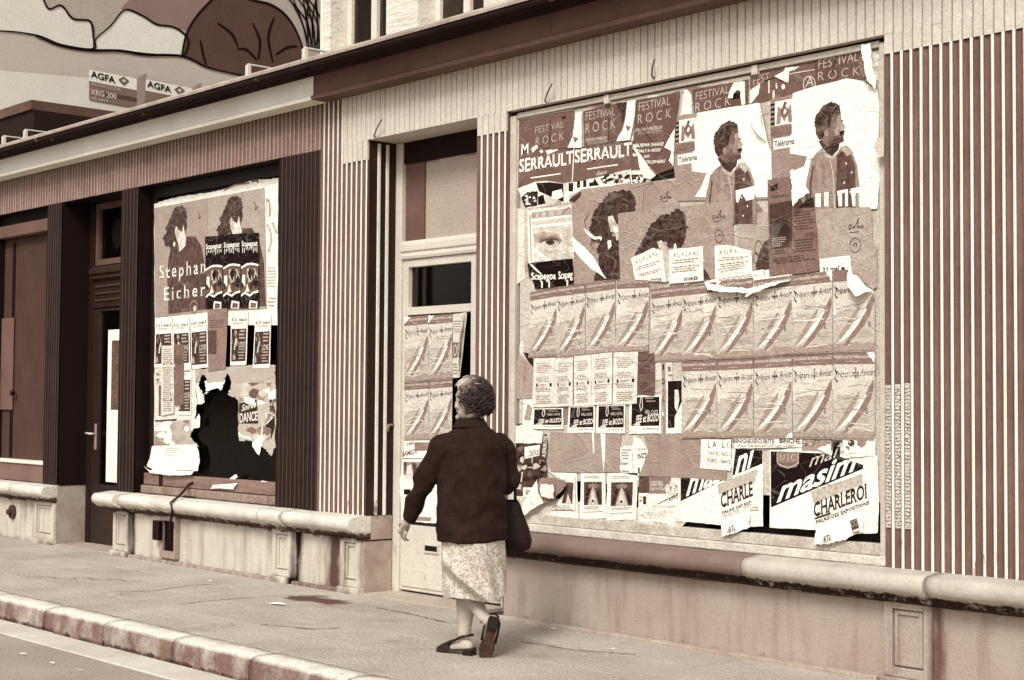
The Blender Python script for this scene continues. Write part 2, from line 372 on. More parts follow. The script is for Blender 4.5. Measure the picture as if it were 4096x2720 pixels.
# little wire hooks and nail holes left on the fascia
for (a, b) in (((880, 276), (862, 317)), ((1273, 193), (1256, 236)), ((1509, 136), (1503, 180))):
    (x0, z0), (x1, z1) = fac(a, -.06), fac(b, -.02)
    tube('wire_hook', [(x1, -.0, z1), (x1, -.02, z1 + .01), ((x0 + x1) / 2, -.05, (z0 + z1) / 2), (x0, -.06, z0)], .005, mat(60, .6), right_shop, 6)

# ---- cornice (white board on the left shop, dark on the right)
YF, YT = -.15, -.37
zb = (Zp(0, 707 / K, YF) + Zp(*src(1253, 404), YF)) / 2
zw = (Zp(*src(0, 637), YF) + Zp(*src(1100, 350), YF)) / 2
zt = (Zp(*src(0, 579), YT) + Zp(*src(1100, 275), YT) + Zp(*src(1700, 102), YT)) / 3
print('cornice', zb, zw, zt)
XS = U(*src(1253, 380), YF)
WH = mat(241, .75, var=10, vscale=2, grain=.10, dirt_shade=((150, zw - .10, zw + .02, .98, 1.16, 4, 1),))
CD = mat(88, .7, var=8, vscale=3, grain=.14)
CDK = mat(34, .7, var=10, vscale=3, grain=.16, dirt_shade=((150, 3, 3.2, 1.08, 1.12, 2.2, 1),))
for shop, xa, xb, m in ((left_shop, -16.6, XS - .004, WH), (right_shop, XS + .004, XR, CD)):
    seg = [(-16.6, U(*src(82, 650), YF)), (U(*src(82, 650), YF) + .004, U(*src(683, 500), YF)), (U(*src(683, 500), YF) + .004, xb)] if shop is left_shop else [(xa, -7.3), (-7.296, xb)]
    for (a, b) in seg:
        extrude_x('fascia_board', [(-.015, zb), (YF - .02, zb), (YF - .022, zb + .028), (YF - .008, zb + .034), (YF, zb + .045), (YF, zw), (-.015, zw)], a, b, m, shop)
    prof = [(-.02, zw + .001), (YF - .012, zw + .001), (YF - .02, zw + .035), (YF - .05, zw + .045), (YF - .065, zw + .075)]
    for i in range(1, 7):
        t = i / 6; prof.append((YF - .065 + (YT - YF + .10) * math.sin(t * math.pi / 2) ** 1.4, zw + .075 + (zt - .06 - zw - .075) * t))
    prof += [(YT + .03, zt - .055), (YT, zt - .05), (YT, zt - .012), (-.02, zt - .012)]
    extrude_x('cornice', prof, xa, xb, CDK, shop, nseg=24, wob=.006)
    extrude_x('gutter_lip', [(YT - .012, zt - .03), (YT - .016, zt - .012), (YT - .012, zt + .004), (YT + .02, zt + .008), (YT + .02, zt - .011), (YT + .0, zt - .02)], xa, xb, mat(165, .5, var=20, vscale=5, spec=.5), shop, nseg=24, wob=.008)
    box('soffit', xa, xb, -.014, .0005, CB, zw, D_DEEP, shop)
# metal straps standing on the gutter edge
for (x, y) in ((12, 322), (62, 304), (576, 160), (707, 117)):
    u0, z0 = fac((x, y), YT + .02); zz = zt
    s = empty('gutter_strap', (u0, YT, zz)); s.parent = left_shop; s.location = Vector((u0, YT, zz)) - Vector(left_shop.location)
    box('strap_plate', u0 - .012, u0 + .012, YT + .0, YT + .34, zz + .085, zz + .097, mat(225, .5), s)
    box('strap_post', u0 - .02, u0 + .02, YT - .01, YT + .02, zz + .0, zz + .084, mat(215, .5), s)
# roof, body and dark rooms behind the glass
box('roof', -16.58, B_UL + .4, .001, 7.0, zt - .1, zt - .02, mat(60, .9), left_shop)
box('roof_upstand', -16.55, -15.4, .02, 1.1, zt - .019, side((2, 262), -16.5)[1] - .12, mat(35, .8), left_shop)
box('roof_ridge', -16.55, -15.4, -.01, 1.13, side((2, 262), -16.5)[1] - .119, side((2, 262), -16.5)[1] - .02, mat(85, .8, var=14), left_shop)
for (x, y) in ((248, 253), (355, 225), (465, 190)):
    yy, zz = side((x, y), -15.2); u0 = U(x, y + 5, .25)
    box('roof_vent', u0 - .1, u0 + .12, .18, .32, zt - .019, zt + .20, mat(28, .8), left_shop, .01)
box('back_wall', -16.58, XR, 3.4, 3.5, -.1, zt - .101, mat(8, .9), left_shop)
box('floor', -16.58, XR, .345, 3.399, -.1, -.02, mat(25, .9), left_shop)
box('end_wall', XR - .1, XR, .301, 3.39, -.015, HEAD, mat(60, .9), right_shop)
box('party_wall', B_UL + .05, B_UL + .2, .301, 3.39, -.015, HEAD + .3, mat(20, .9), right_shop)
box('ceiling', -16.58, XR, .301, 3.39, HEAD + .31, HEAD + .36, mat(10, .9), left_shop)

# ---- stone plinths and sills
ua = U(*src(464, 2150)); ub = U(*src(524, 2150)); uc = U(*src(1102, 2200)); ud = U(*src(1178, 2200)); ue = U(*src(1375, 2250)); uf = D2A
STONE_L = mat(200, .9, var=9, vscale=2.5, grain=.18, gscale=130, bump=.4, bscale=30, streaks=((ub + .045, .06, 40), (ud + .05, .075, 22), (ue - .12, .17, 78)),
    dirt_shade=((38, .34, .42, .84, 1.0, 6, .3), (100, .12, -.02, .80, 1.02, 8, .7), (140, -6, -5, .94, 1.22, 9, .14)  ))  # top band: grime, deepened to paint the shadow line under the sill
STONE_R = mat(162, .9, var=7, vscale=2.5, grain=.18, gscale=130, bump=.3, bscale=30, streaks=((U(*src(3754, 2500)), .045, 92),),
    dirt_shade=((44, .37, .425, .86, 1.0, 7, .3), (112, .12, -.02, .82, 1.03, 8, .7), (128, -6, -5, .94, 1.22, 9, .12)  ))
STONE_RET = mat(160, .9, var=16, vscale=6, grain=.16, gscale=150, bump=.3, bscale=30)
SILL_L = mat(226, .85, var=14, vscale=5, grain=.18, gscale=130, bump=.5, bscale=40, k=.76, dirt_shade=((70, .49, .445, .66, .90, 9, 1), (30, .44, .42, .70, .86, 9, 1), (178, 5, 6, .60, .75, 14, 1)))  # dark lower bands paint the shadow line under the sill
SILL_R1 = mat(138, .75, var=8, k=.6, vscale=5, grain=.14, gscale=150, dirt_shade=((44, .495, .468, .74, .90, 14, 1),))  # lower half darkened: shade below the bulge put into the colour
SILL_R2 = mat(200, .8, var=14, k=.72, vscale=5, grain=.14, gscale=150, bump=.3, bscale=40, dirt_shade=((44, .495, .462, .76, .92, 14, 1),))  # same painted shade on the underside
def sill(shop, x0, x1, pj, m, back=.06, zt_=SILL):
    top = zt_ + .003; prof = [(back, top), (-.02, top), (-pj * .62, top - .012)]
    for i in range(7):
        a = math.radians(70 - i * 25); prof.append((-pj + .055 - .055 * math.cos(a), top - .065 + .055 * math.sin(a) * 1.0))
    prof += [(-pj + .05, top - .132), (-pj + .075, top - .137), (-pj + .082, top - .158), (-pj * .35, top - .165), (-.026, top - .178), (back, top - .178)]
    return extrude_x('sill_stone', prof, x0, x1, m, shop, True, max(8, int((x1 - x0) / .05)), .009)
def plinth(shop, x0, x1, m, z1=.45, z0=-.02, y1=.3):
    return box('plinth', x0, x1, 0, y1, z0, z1, m, shop, .004)
def panel(shop, x0, x1, m, z0=.05, z1=.435):
    p = boxes('plinth_panel', [(x0, x0 + .05, -.035, -.001, z0, z1), (x1 - .05, x1, -.035, -.001, z0, z1), (x0 + .051, x1 - .051, -.035, -.001, z0, z0 + .05), (x0 + .051, x1 - .051, -.035, -.001, z1 - .05, z1),
        (x0 + .052, x1 - .052, -.012, -.0012, z0 + .052, z1 - .052)], m, shop, .004)
    ins = boxes('moulding', [(x0 + .06, x0 + .08, -.026, -.0125, z0 + .06, z1 - .06), (x1 - .08, x1 - .06, -.026, -.0125, z0 + .06, z1 - .06), (x0 + .081, x1 - .081, -.026, -.0125, z0 + .06, z0 + .08), (x0 + .081, x1 - .081, -.026, -.0125, z1 - .08, z1 - .06)], m, p, .003)
    box('panel_base', x0 - .015, x1 + .015, -.06, -.001, -.02, z0 - .002, m, shop, .006)
ua = U(*src(464, 2150)); ub = U(*src(524, 2150)); uc = U(*src(1102, 2200)); ud = U(*src(1178, 2200)); ue = U(*src(1375, 2250)); uf = D2A
# far left block with its end facing the doorway
plinth(left_shop, -16.58, UL['p1b'], STONE_L, z1=.45, y1=.42)
box('plinth_return', UL['p1b'] + .001, UL['p1b'] + .006, -.0, .41, -.015, .589, STONE_RET, left_shop)
box('sill_block', -16.58, UL['p1b'] + .0005, .061, .42, .451, .588, STONE_RET, left_shop)
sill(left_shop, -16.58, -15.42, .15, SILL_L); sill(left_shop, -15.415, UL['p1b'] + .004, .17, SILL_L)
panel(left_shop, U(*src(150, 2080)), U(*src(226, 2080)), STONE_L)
# round iron rosette on the far left plinth
u0, z0 = fac(src(47, 2047), -.02)
for (nm, r, y0_, y1_) in (('rosette', .072, -.03, -.001), ('rosette_knob', .03, -.07, -.031)):
    v = [(u0 + r * math.cos(a * math.pi / 10), y, z0 + r * math.sin(a * math.pi / 10)) for y in (y0_, y1_) for a in range(20)]
    f = [(i, (i + 1) % 20, 20 + (i + 1) % 20, 20 + i) for i in range(20)] + [tuple(range(20)), tuple(range(39, 19, -1))]
    mesh(nm, v, f, mat(70, .6), left_shop)
# long left plinth
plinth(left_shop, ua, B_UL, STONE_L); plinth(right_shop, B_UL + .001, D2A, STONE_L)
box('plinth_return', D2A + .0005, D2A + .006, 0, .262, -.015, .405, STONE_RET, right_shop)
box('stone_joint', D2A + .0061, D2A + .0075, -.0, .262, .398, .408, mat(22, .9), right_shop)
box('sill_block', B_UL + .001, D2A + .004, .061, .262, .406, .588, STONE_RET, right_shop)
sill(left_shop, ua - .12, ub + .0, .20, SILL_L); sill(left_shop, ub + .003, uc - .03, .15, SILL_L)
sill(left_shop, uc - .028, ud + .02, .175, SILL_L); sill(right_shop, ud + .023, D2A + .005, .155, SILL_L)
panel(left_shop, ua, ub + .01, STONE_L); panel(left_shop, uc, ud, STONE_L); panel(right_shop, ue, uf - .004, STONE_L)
box('base_strip', ub + .03, uc - .03, -.05, -.001, -.02, .028, mat(150, .9, var=30, vscale=14, grain=.3, bump=.9, bscale=40), left_shop, .01)
box('base_strip', ud + .03, ue - .03, -.05, -.001, -.02, .026, mat(120, .9, var=34, vscale=14, grain=.3, bump=.9, bscale=40), right_shop, .01)
# open hatch in the left plinth with a meter box and a cable hanging from the window
h0, h1, hz0, hz1 = U(*src(660, 2150)), U(*src(716, 2150)), .05, .43
boxes('hatch_frame', [(h0 - .045, h0, -.03, -.001, hz0, hz1), (h1, h1 + .02, -.055, -.001, hz0, hz1), (h0, h1, -.045, -.001, hz0, hz0 + .06), (h0, h1, -.035, -.001, hz1 - .05, hz1)], mat(150, .7, var=12), left_shop, .003)
box('hatch_dark_inset', h0 + .001, h1 - .001, -.006, -.0012, hz0 + .061, hz1 - .051, mat(6, .9), left_shop)  # flat black panel painted as the unlit inside of the hatch
box('meter_box', h0 - .10, h0 + .01, -.075, -.031, .20, .375, mat(12, .5), left_shop, .006)
# right plinth
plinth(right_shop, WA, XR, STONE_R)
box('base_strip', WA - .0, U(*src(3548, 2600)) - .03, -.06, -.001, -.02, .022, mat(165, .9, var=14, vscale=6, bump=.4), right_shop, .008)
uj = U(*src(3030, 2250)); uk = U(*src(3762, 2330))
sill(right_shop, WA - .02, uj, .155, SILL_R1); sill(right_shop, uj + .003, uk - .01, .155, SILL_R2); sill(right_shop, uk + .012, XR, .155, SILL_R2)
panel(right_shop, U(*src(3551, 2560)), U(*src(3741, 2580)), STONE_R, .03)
# ================================================================== windows and doors
def rect(p, q, Y): (x0, za), (x1, zb_) = fac(p, Y), fac(q, Y); return min(x0, x1), max(x0, x1), min(za, zb_), max(za, zb_)
def glassmat():
    m = bpy.data.materials.new('window_glass'); m.use_nodes = True; n, l = m.node_tree.nodes, m.node_tree.links
    n.remove(n['Principled BSDF']); t = n.new('ShaderNodeBsdfTransparent'); t.inputs[0].default_value = (.55, .5, .48, 1)
    g = n.new('ShaderNodeBsdfGlossy'); g.inputs['Roughness'].default_value = .08; g.inputs[0].default_value = (.9, .86, .8, 1)
    fr_ = n.new('ShaderNodeFresnel'); fr_.inputs[0].default_value = 1.25; mx = n.new('ShaderNodeMixShader')
    l.new(fr_.outputs[0], mx.inputs[0]); l.new(t.outputs[0], mx.inputs[1]); l.new(g.outputs[0], mx.inputs[2]); l.new(mx.outputs[0], n['Material Output'].inputs[0]); return m
GLASS = glassmat()
def part(name, loc, shop):
    e = empty(name, loc); e.parent = shop; e.location = Vector(loc) - wloc(shop); return e
def frame(parent, x0, x1, z0, z1, y0, y1, wd, m, top=None, bot=None, name='frame', bev=.004):
    top = wd if top is None else top; bot = wd if bot is None else bot
    boxes(name, [(x0, x0 + wd, y0, y1, z0, z1), (x1 - wd, x1, y0, y1, z0, z1), (x0 + wd + .001, x1 - wd - .001, y0, y1, z0, z0 + bot), (x0 + wd + .001, x1 - wd - .001, y0, y1, z1 - top, z1)], m, parent, bev)
def pane(parent, x0, x1, z0, z1, y): box('pane', x0, x1, y, y + .006, z0, z1, GLASS, parent)

# left shop window
W1Y = .165
w1 = part('window', (-11.9, .2, SILL), left_shop)
frame(w1, UL['p2b'] + .002, UL['p3a'] - .002, .735, HEAD - .002, .15, .22, .075, D_WOOD, top=.10, bot=.01)
pane(w1, UL['p2b'] + .078, UL['p3a'] - .078, .78, HEAD - .104, .185)
box('added_hole_backing', UL['p2b'], UL['p3a'], .50, .52, .60, HEAD, mat(66, .9, var=10), w1)  # added board, sets the dark tone seen through the broken pane
box('inner_post', U(499, 1150, .4), U(499, 1150, .4) + .07, .36, .44, .60, HEAD, mat(6, .9), w1)
WB1 = mat(122, .8, var=16, vscale=9, grain=.2, bump=.5, bscale=30, stretch=(.15, 1, 1))
box('bottom_rail', UL['p2b'] + .003, UL['p3a'] - .003, .10, .24, .672, .778, WB1, w1, .006)
box('bottom_board', UL['p2b'] + .003, UL['p3a'] - .003, .07, .24, .595, .666, mat(136, .85, var=18, vscale=9, grain=.3, bump=.6, bscale=30), w1, .006)
box('latch', U(*src(632, 1940), .08), U(*src(632, 1940), .08) + .05, .085, .099, .60, .77, mat(30, .5), w1, .004)

# far left opening: blank boarded shop window
w0 = part('window', (-15.7, .2, SILL), left_shop)
box('board_panel', -16.36, UL['p1a'] - .001, .16, .20, .66, 3.19, mat(66, .8, var=6, vscale=2, grain=.16), w0)
box('blind_box', -16.36, UL['p1a'] - .001, .06, .30, 3.20, 3.33, mat(96, .8, var=8, grain=.16), w0, .01)
box('head_board', -16.36, UL['p1a'] - .001, .10, .30, 3.335, HEAD - .002, D_DEEP, w0)
ug = U(32, 800, .16)
box('joint_strip', ug - .05, ug + .01, .15, .159, .83, 3.15, mat(14, .8), w0)
x0, x1, z0, z1 = rect((-20, 737), (30, 945), .15)
box('access_panel', x0, x1, .135, .149, z0, z1, mat(98, .75, var=6), w0, .004)
x0, x1, z0, z1 = rect((36, 888), (43, 906), .14); tube('knob', [(x0, .13, z0), (x0, .09, z0)], [.022, .03], mat(18, .5), w0, 10)
box('window_board', -16.36, UL['p1a'] - .001, .03, .19, .78, .815, mat(228, .7, var=10), w0, .008)
box('lower_board', -16.36, UL['p1a'] - .001, .05, .18, .60, .775, mat(108, .8, var=8), w0)

# door of the left shop
DY = .30
d1 = part('door', (-14.0, DY, 0), left_shop)
xa, xb = UL['p1b'] + .012, UL['p2a'] - .002
box('jamb', UL['p1b'] + .0065, UL['p1b'] + .0115, .015, .38, .59, HEAD - .002, mat(14, .8), d1)
box('jamb_post', xa, xa + .09, .30, .40, -.0, HEAD - .001, mat(30, .6), d1, .006)
frame(d1, xa + .09, xb, Zp(240, 610, DY), HEAD - .001, .32, .40, .06, mat(88, .7, var=8), name='transom_frame')
pane(d1, xa + .15, xb - .06, Zp(240, 610, DY) + .06, HEAD - .06, .36)
box('transom_blind', xa + .15, xb - .06, .372, .376, Zp(240, 610, DY) + .06, HEAD - .25, mat(92, .8, var=6), d1)
cx, cz = fac((268, 540), .35)
v = [(cx + .10 * math.cos(a * math.pi / 12), .358, cz + .15 * math.sin(a * math.pi / 12)) for a in range(24)]; mesh('transom_sticker', v, [tuple(range(24))], mat(8, .6), d1)
zt1, zt2 = Zp(245, 645, DY), Zp(245, 612, DY)
extrude_x('transom_rail', [(.40, zt1), (.30, zt1), (.27, zt1 + .02), (.28, zt1 + .05), (.25, zt1 + .07), (.25, zt2 - .03), (.30, zt2), (.40, zt2)], xa + .09, xb, mat(46, .6, var=6), d1)
box('head_panel', xa + .09, xb, .31, .40, Zp(245, 712, DY) + .02, zt1 - .002, mat(40, .6, var=6), d1)
for i in range(3): zz = zt1 - .05 - i * .07; box('head_moulding', xa + .14, xb - .02, .295, .309, zz - .02, zz, mat(62, .6), d1, .004)
zg0, zg1 = Zp(255, 1117, DY), Zp(255, 714, DY)
boxes('door_leaf', [(xa + .091, xa + .25, .31, .37, .02, zg1 + .018), (xb - .07, xb, .31, .37, .02, zg1 + .018), (xa + .251, xb - .071, .31, .37, .02, zg0 - .01), (xa + .251, xb - .071, .31, .37, zg1 - .01, zg1 + .018)], mat(30, .55, var=7, spec=.4), d1, .004)
pane(d1, xa + .251, xb - .071, zg0 - .01, zg1 - .01, .335)
box('door_panel', xa + .33, xb - .15, .302, .309, .16, zg0 - .12, mat(45, .6, var=8), d1, .005)
hx, hz = fac((217, 1000), .30)
hd = box('handle_plate', hx + .0, hx + .045, .30, .309, hz - .16, hz + .10, mat(140, .4, spec=.6), d1, .004)
tube('handle', [(hx + .02, .30, hz), (hx + .02, .25, hz), (hx - .07, .245, hz + .005)], .011, mat(205, .35, spec=.7), d1)
box('threshold', UL['p1b'] + .007, UL['p2a'] - .001, -.02, .42, -.02, .012, mat(165, .9, var=14, bump=.3), left_shop, .006)

# door of the right shop
EY = .27
d2 = part('door', (-8.85, EY, 0), right_shop)
xa, xb = D2A + .008, D2B - .002
x_l = U(915, 900, EY); PW = mat(206, .7, var=7, vscale=4, grain=.14, dirt_shade=((150, 1.2, .1, .98, 1.14, 9, .4),))
box('door_post', xa, U(925, 800, EY), .262, .40, 0, HEAD - .002, L_PAINT, d2, .006)
box('door_post', xb - .012, xb, .262, .40, 0, HEAD - .002, L_PAINT, d2, .003)
xi = U(925, 800, EY) + .001; xe = xb - .013
box('head_board', xi, xe, .28, .40, 3.28, HEAD - .002, mat(22, .8), d2)
zA, zB = Zp(1010, 548, EY), Zp(1010, 590, EY)
box('transom_panel', xi, xe, .315, .34, zA + .001, 3.279, mat(166, .75, var=6, vscale=3, grain=.16), d2)
x0, x1, z0, z1 = rect((926, 330), (980, 556), .31); box('transom_painted_shadow', xi, x1, .30, .3145, zA + .001, 3.279, mat(92, .75, var=8), d2)  # darker strip stands in for the shadow on the panel's left part
x0, x1, z0, z1 = rect((1014, 318), (1071, 360), .31); box('paper_patch', x0, x1, .3125, .3145, z0, z1 + .05, mat(196, .85, var=5), d2)
extrude_x('transom_rail', [(.40, zB), (.262, zB), (.256, zB + .02), (.262, zB + .045), (.25, zB + .06), (.25, zA - .03), (.262, zA), (.40, zA)], xi, xe, PW, d2)
gx0, gx1, gz0, gz1 = rect((944, 612), (1084, 1195), .29)
gz0 = Zp(1000, 1215, .29); gz1 = Zp(1015, 610, .29)
boxes('door_leaf', [(xi, gx0, .28, .34, .03, zB - .003), (gx1, xe, .28, .34, .03, zB - .003), (gx0 + .001, gx1 - .001, .28, .34, .03, gz0), (gx0 + .001, gx1 - .001, .28, .34, gz1, zB - .003)], PW, d2, .004)
zm = Zp(1010, 714, .29); box('glazing_bar', gx0 + .001, gx1 - .001, .275, .33, zm - .03, zm + .03, PW, d2, .004)
pane(d2, gx0 + .001, gx1 - .001, gz0, gz1, .318)
box('added_black_backing', gx0 + .001, gx1 - .001, .345, .355, gz0, gz1, mat(3, .9), d2)  # added behind the glass to keep it black
box('kick_panel', xi + .02, xe - .02, .27, .279, .06, .20, PW, d2, .004)
x0, x1, z0, z1 = rect((980, 1257), (1009, 1273), .275); lb = boxes('letter_box', [(x0 - .012, x1 + .012, .268, .2795, z0 - .015, z0), (x0 - .012, x1 + .012, .268, .2795, z1, z1 + .008), (x0 - .012, x0, .268, .2795, z0 + .0005, z1 - .0005), (x1, x1 + .012, .268, .2795, z0 + .0005, z1 - .0005)], L_WOOD, d2)
box('letter_flap', x0 + .0005, x1 - .0005, .274, .2792, z0 + .0005, z1 - .0005, mat(20, .5), d2)
hx, hz = fac((902, 980), .262); tube('handle', [(hx + .03, .262, hz), (hx + .03, .21, hz), (hx + .03, .205, hz - .05)], .012, mat(120, .4, spec=.6), d2)
box('threshold', D2A + .007, D2B - .001, -.03, .42, -.02, .014, mat(168, .9, var=14, bump=.3), right_shop, .006)

# wide window of the right shop
GY = .055
w2 = part('window', (-6.3, .1, SILL), right_shop)
box('left_stile', WA + .001, WA + .06, .03, .16, .62, HEAD - .03, L_WOOD, w2, .004)
box('right_stile', WB - .055, WB - .001, .03, .16, .62, HEAD - .03, L_WOOD, w2, .004)
box('head_shadow_strip', WA + .001, WB - .001, .05, .20, HEAD - .014, HEAD - .002, D_DEEP, w2)  # thin dark strip drawn as the shadow line under the head
zh0, zh1 = HEAD - .052, HEAD - .015
for a, b in ((1190, 1398), (1410, 1738), (1752, 2034)):
    ya, yb = 240 if a < 1300 else (190 if a < 1600 else 130), 0
    u0, u1 = U(a, 230 - (a - 1190) * .2, .05), U(b, 230 - (b - 1190) * .2, .05)
    box('top_rail', max(u0, WA + .061), min(u1, WB - .056), .035, .12, zh0, zh1, L_WOOD, w2, .005)
for a in (1404, 1745): u0 = U(a, 230 - (a - 1190) * .2, .05); box('top_block', u0 - .022, u0 + .022, .022, .12, zh0 - .02, zh1, mat(205, .7), w2, .004)
zr = SILL + .004
WR = mat(206, .85, var=18, vscale=10, grain=.18, bump=.5, bscale=40)
box('bottom_rail', WA + .001, WB - .001, .012, .16, zr, zr + .05, WR, w2, .006)
box('bottom_rail', WA + .061, WB - .056, .035, .16, zr + .052, zr + .115, mat(188, .85, var=24, vscale=12, grain=.22, bump=.5), w2, .005)
pane(w2, WA + .061, WB - .056, zr + .116, zh0 - .001, .075)
box('backing_board', WA + .061, WB - .056, .11, .13, 1.05, zh0 - .001, mat(60, .8), w2)

# ---- upper storey of the right building
UY = .12
upper = part('upper_wall', (-7, UY, zt), right_shop)
BR = mat(222, .85, var=9, vscale=6, grain=.12, bump=.7, bscale=22, stretch=(.4, 1, 1.6))
zu0, zu1 = zt - .011, 7.4
wa0, wa1 = U(*src(1322, 120), UY), U(*src(1545, 60), UY); wb0, wb1 = U(*src(1672, 40), UY), U(*src(1935, 10), UY)
xs = [U(*src(1298, 150), UY), wa0, wa1, wb0, wb1]
nxt = wb1 + (wb0 - wa1); openings = [(wa0, wa1), (wb0, wb1)]
while nxt < XR - 1.2: openings.append((nxt, nxt + (wb1 - wb0))); nxt += wb1 - wb0 + wb0 - wa1
cur = xs[0]
for (a, b) in openings:
    box('wall_pier', cur, a, UY, UY + .35, zu0, 6.8, BR, upper); cur = b
    fr_y = UY + .16
    win = part('window', ((a + b) / 2, fr_y, zu0), right_shop)
    frame(win, a + .001, b - .001, zu0 + .12, 6.79, fr_y, fr_y + .06, .06, mat(214, .6, var=6), name='frame')
    m_ = a + (b - a) * .5
    box('mullion', m_ - .035, m_ + .035, fr_y - .005, fr_y + .055, zu0 + .181, 6.72, mat(214, .6, var=6), win, .004)
    box('curtain', a + .07, b - .07, fr_y + .10, fr_y + .11, zu0 + .13, 6.79, mat(95, .8, var=14, vscale=4), win)
    pane(win, a + .062, m_ - .036, zu0 + .19, 6.72, fr_y + .03); pane(win, m_ + .036, b - .062, zu0 + .19, 6.72, fr_y + .03)
    box('window_sill', a - .06, b + .06, UY - .16, UY + .20, zu0 + .06, zu0 + .12, mat(215, .7, var=8), win, .006)
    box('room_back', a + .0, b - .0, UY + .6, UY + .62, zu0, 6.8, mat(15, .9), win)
box('wall_pier', cur, XR, UY, UY + .35, zu0, 6.8, BR, upper)
box('wall_top', xs[0], XR, UY, UY + .35, 6.801, zu1, BR, upper)
box('corner_board', xs[0] - .03, xs[0] - .001, UY - .02, UY + .36, zu0, zu1, mat(238, .6), upper)
box('gable_side', xs[0], xs[0] + .2, UY + .351, 6.0, zu0, zu1, BR, upper)

# ================================================================== neighbour house with the painted gable
UM = -16.60
nb = empty('house', (-19, 2, 0), 'tall neighbouring house with a painted advertising mural on its gable wall', 'house')
NP = mat(232, .85, var=6, vscale=1.2, grain=.10)
box('wall', -22, UM, -.02, 9.5, -.1, 9.4, NP, nb)
box('roof', -22.2, UM + .2, -.3, 9.7, 9.401, 9.7, mat(70, .8), nb)
def MR(x, y, lay=1): yy, zz = side((x, y), UM + .004); return Vector((UM + .004 + lay * .003, yy, zz))
T0 = (0, 0)
def t0(x, y): return (x * .3335, y * .3335)
def wallpaint(t): return mat(tc(t), .85, var=4, vscale=3, grain=.18, gscale=90)
def mural(name, pts, tone, lay, m=None):
    return mesh(name, [MR(*t0(*p), lay) for p in pts], [tuple(range(len(pts)))], m or wallpaint(tone), nb)
def mstroke(name, pts, wd, tone=14, lay=6):
    P = []
    for i in range(len(pts) - 1):                      # smooth the line
        p0, p1, p2, p3 = pts[max(i - 1, 0)], pts[i], pts[i + 1], pts[min(i + 2, len(pts) - 1)]
        for j in range(6):
            t = j / 6; P.append(tuple(.5 * (2 * b + (c - a) * t + (2 * a - 5 * b + 4 * c - d) * t * t + (3 * b - a - 3 * c + d) * t ** 3) for a, b, c, d in zip(p0, p1, p2, p3)))
    P.append(pts[-1]); v, f = [], []
    for i, p in enumerate(P):
        q0, q1 = P[max(i - 1, 0)], P[min(i + 1, len(P) - 1)]; dx, dy = q1[0] - q0[0], q1[1] - q0[1]; L_ = math.hypot(dx, dy) or 1
        w_ = wd * (.55 + .45 * math.sin(math.pi * min(1, max(0, i / (len(P) - 1)))))
        v += [MR(*t0(p[0] - dy / L_ * w_, p[1] + dx / L_ * w_), lay), MR(*t0(p[0] + dy / L_ * w_, p[1] - dx / L_ * w_), lay)]
    for i in range(len(P) - 1): f.append((2 * i, 2 * i + 1, 2 * i + 3, 2 * i + 2))
    return mesh(name, v, f, wallpaint(tone), nb)
# plain painted landscape: pale sky, bank, clouds, a dark rounded hill and reeds
mural('painted_sky', [(-300, -900), (2600, -900), (2600, 500), (-300, 500)], 165, 1)
mural('painted_bank', [(-300, 180), (240, 250), (420, 320), (620, 350), (820, 350), (1000, 380), (1260, 390), (1440, 470), (1680, 520), (1700, 640), (900, 560), (600, 535), (0, 485), (-300, 460)], 186, 2)
mural('painted_ground', [(-300, 461), (0, 486), (600, 536), (900, 561), (1700, 641), (2300, 700), (2300, 1200), (-300, 1200)], 226, 2)
cloud = lambda pts, tone: (mural('painted_cloud', pts, tone, 3), mstroke('painted_outline', pts + [pts[0]], 7))
cloud([(-250, 230), (-200, 60), (-60, -60), (110, -110), (260, -60), (330, 60), (420, 40), (500, 130), (620, 150), (640, 260), (640, 340), (420, 310), (250, 245), (0, 215)], 228)
cloud([(640, 345), (660, 270), (760, 180), (860, 70), (980, 110), (1080, 170), (1200, 190), (1290, 260), (1290, 340), (1240, 385), (1000, 372), (820, 348)], 236)
mural('painted_hill', [(1250, 390), (1290, 220), (1400, 60), (1560, -60), (1740, 0), (1880, 40), (1990, 130), (2070, 280), (2120, 480), (2120, 600), (1690, 530), (1450, 470)], 78, 4)
mural('painted_far_hill', [(830, 60), (1050, -160), (1300, -260), (1560, -200), (1560, -60), (1400, 60), (1290, 210), (1080, 165), (900, 90)], 122, 2)
mstroke('painted_outline', [(1250, 390), (1290, 220), (1400, 60), (1560, -60), (1740, 0), (1880, 40), (1990, 130), (2070, 280), (2120, 480)], 9)
mstroke('painted_outline', [(240, 250), (420, 320), (620, 350), (820, 352), (1000, 380), (1260, 390), (1440, 470), (1680, 525)], 9)
for pts in ([(1380, 280), (1400, 380), (1420, 450)], [(1740, 160), (1790, 280), (1780, 410)], [(1890, 120), (1850, 260), (1880, 430)], [(1900, 380), (1980, 330), (2050, 320)], [(1640, 340), (1700, 345), (1770, 415)], [(1500, 160), (1600, 240), (1640, 330)]):
    mstroke('painted_crease', pts, 9)
for i in range(13):
    x = 2010 + i * 19; mstroke('painted_reed', [(2120 + i * 8, 330 + i * 2), (2080 + i * 12 + 25 * math.sin(i * 2.1), 150), (x - 40 + 90 * math.sin(i * 1.7), -60 - 20 * (i % 3))], 5)
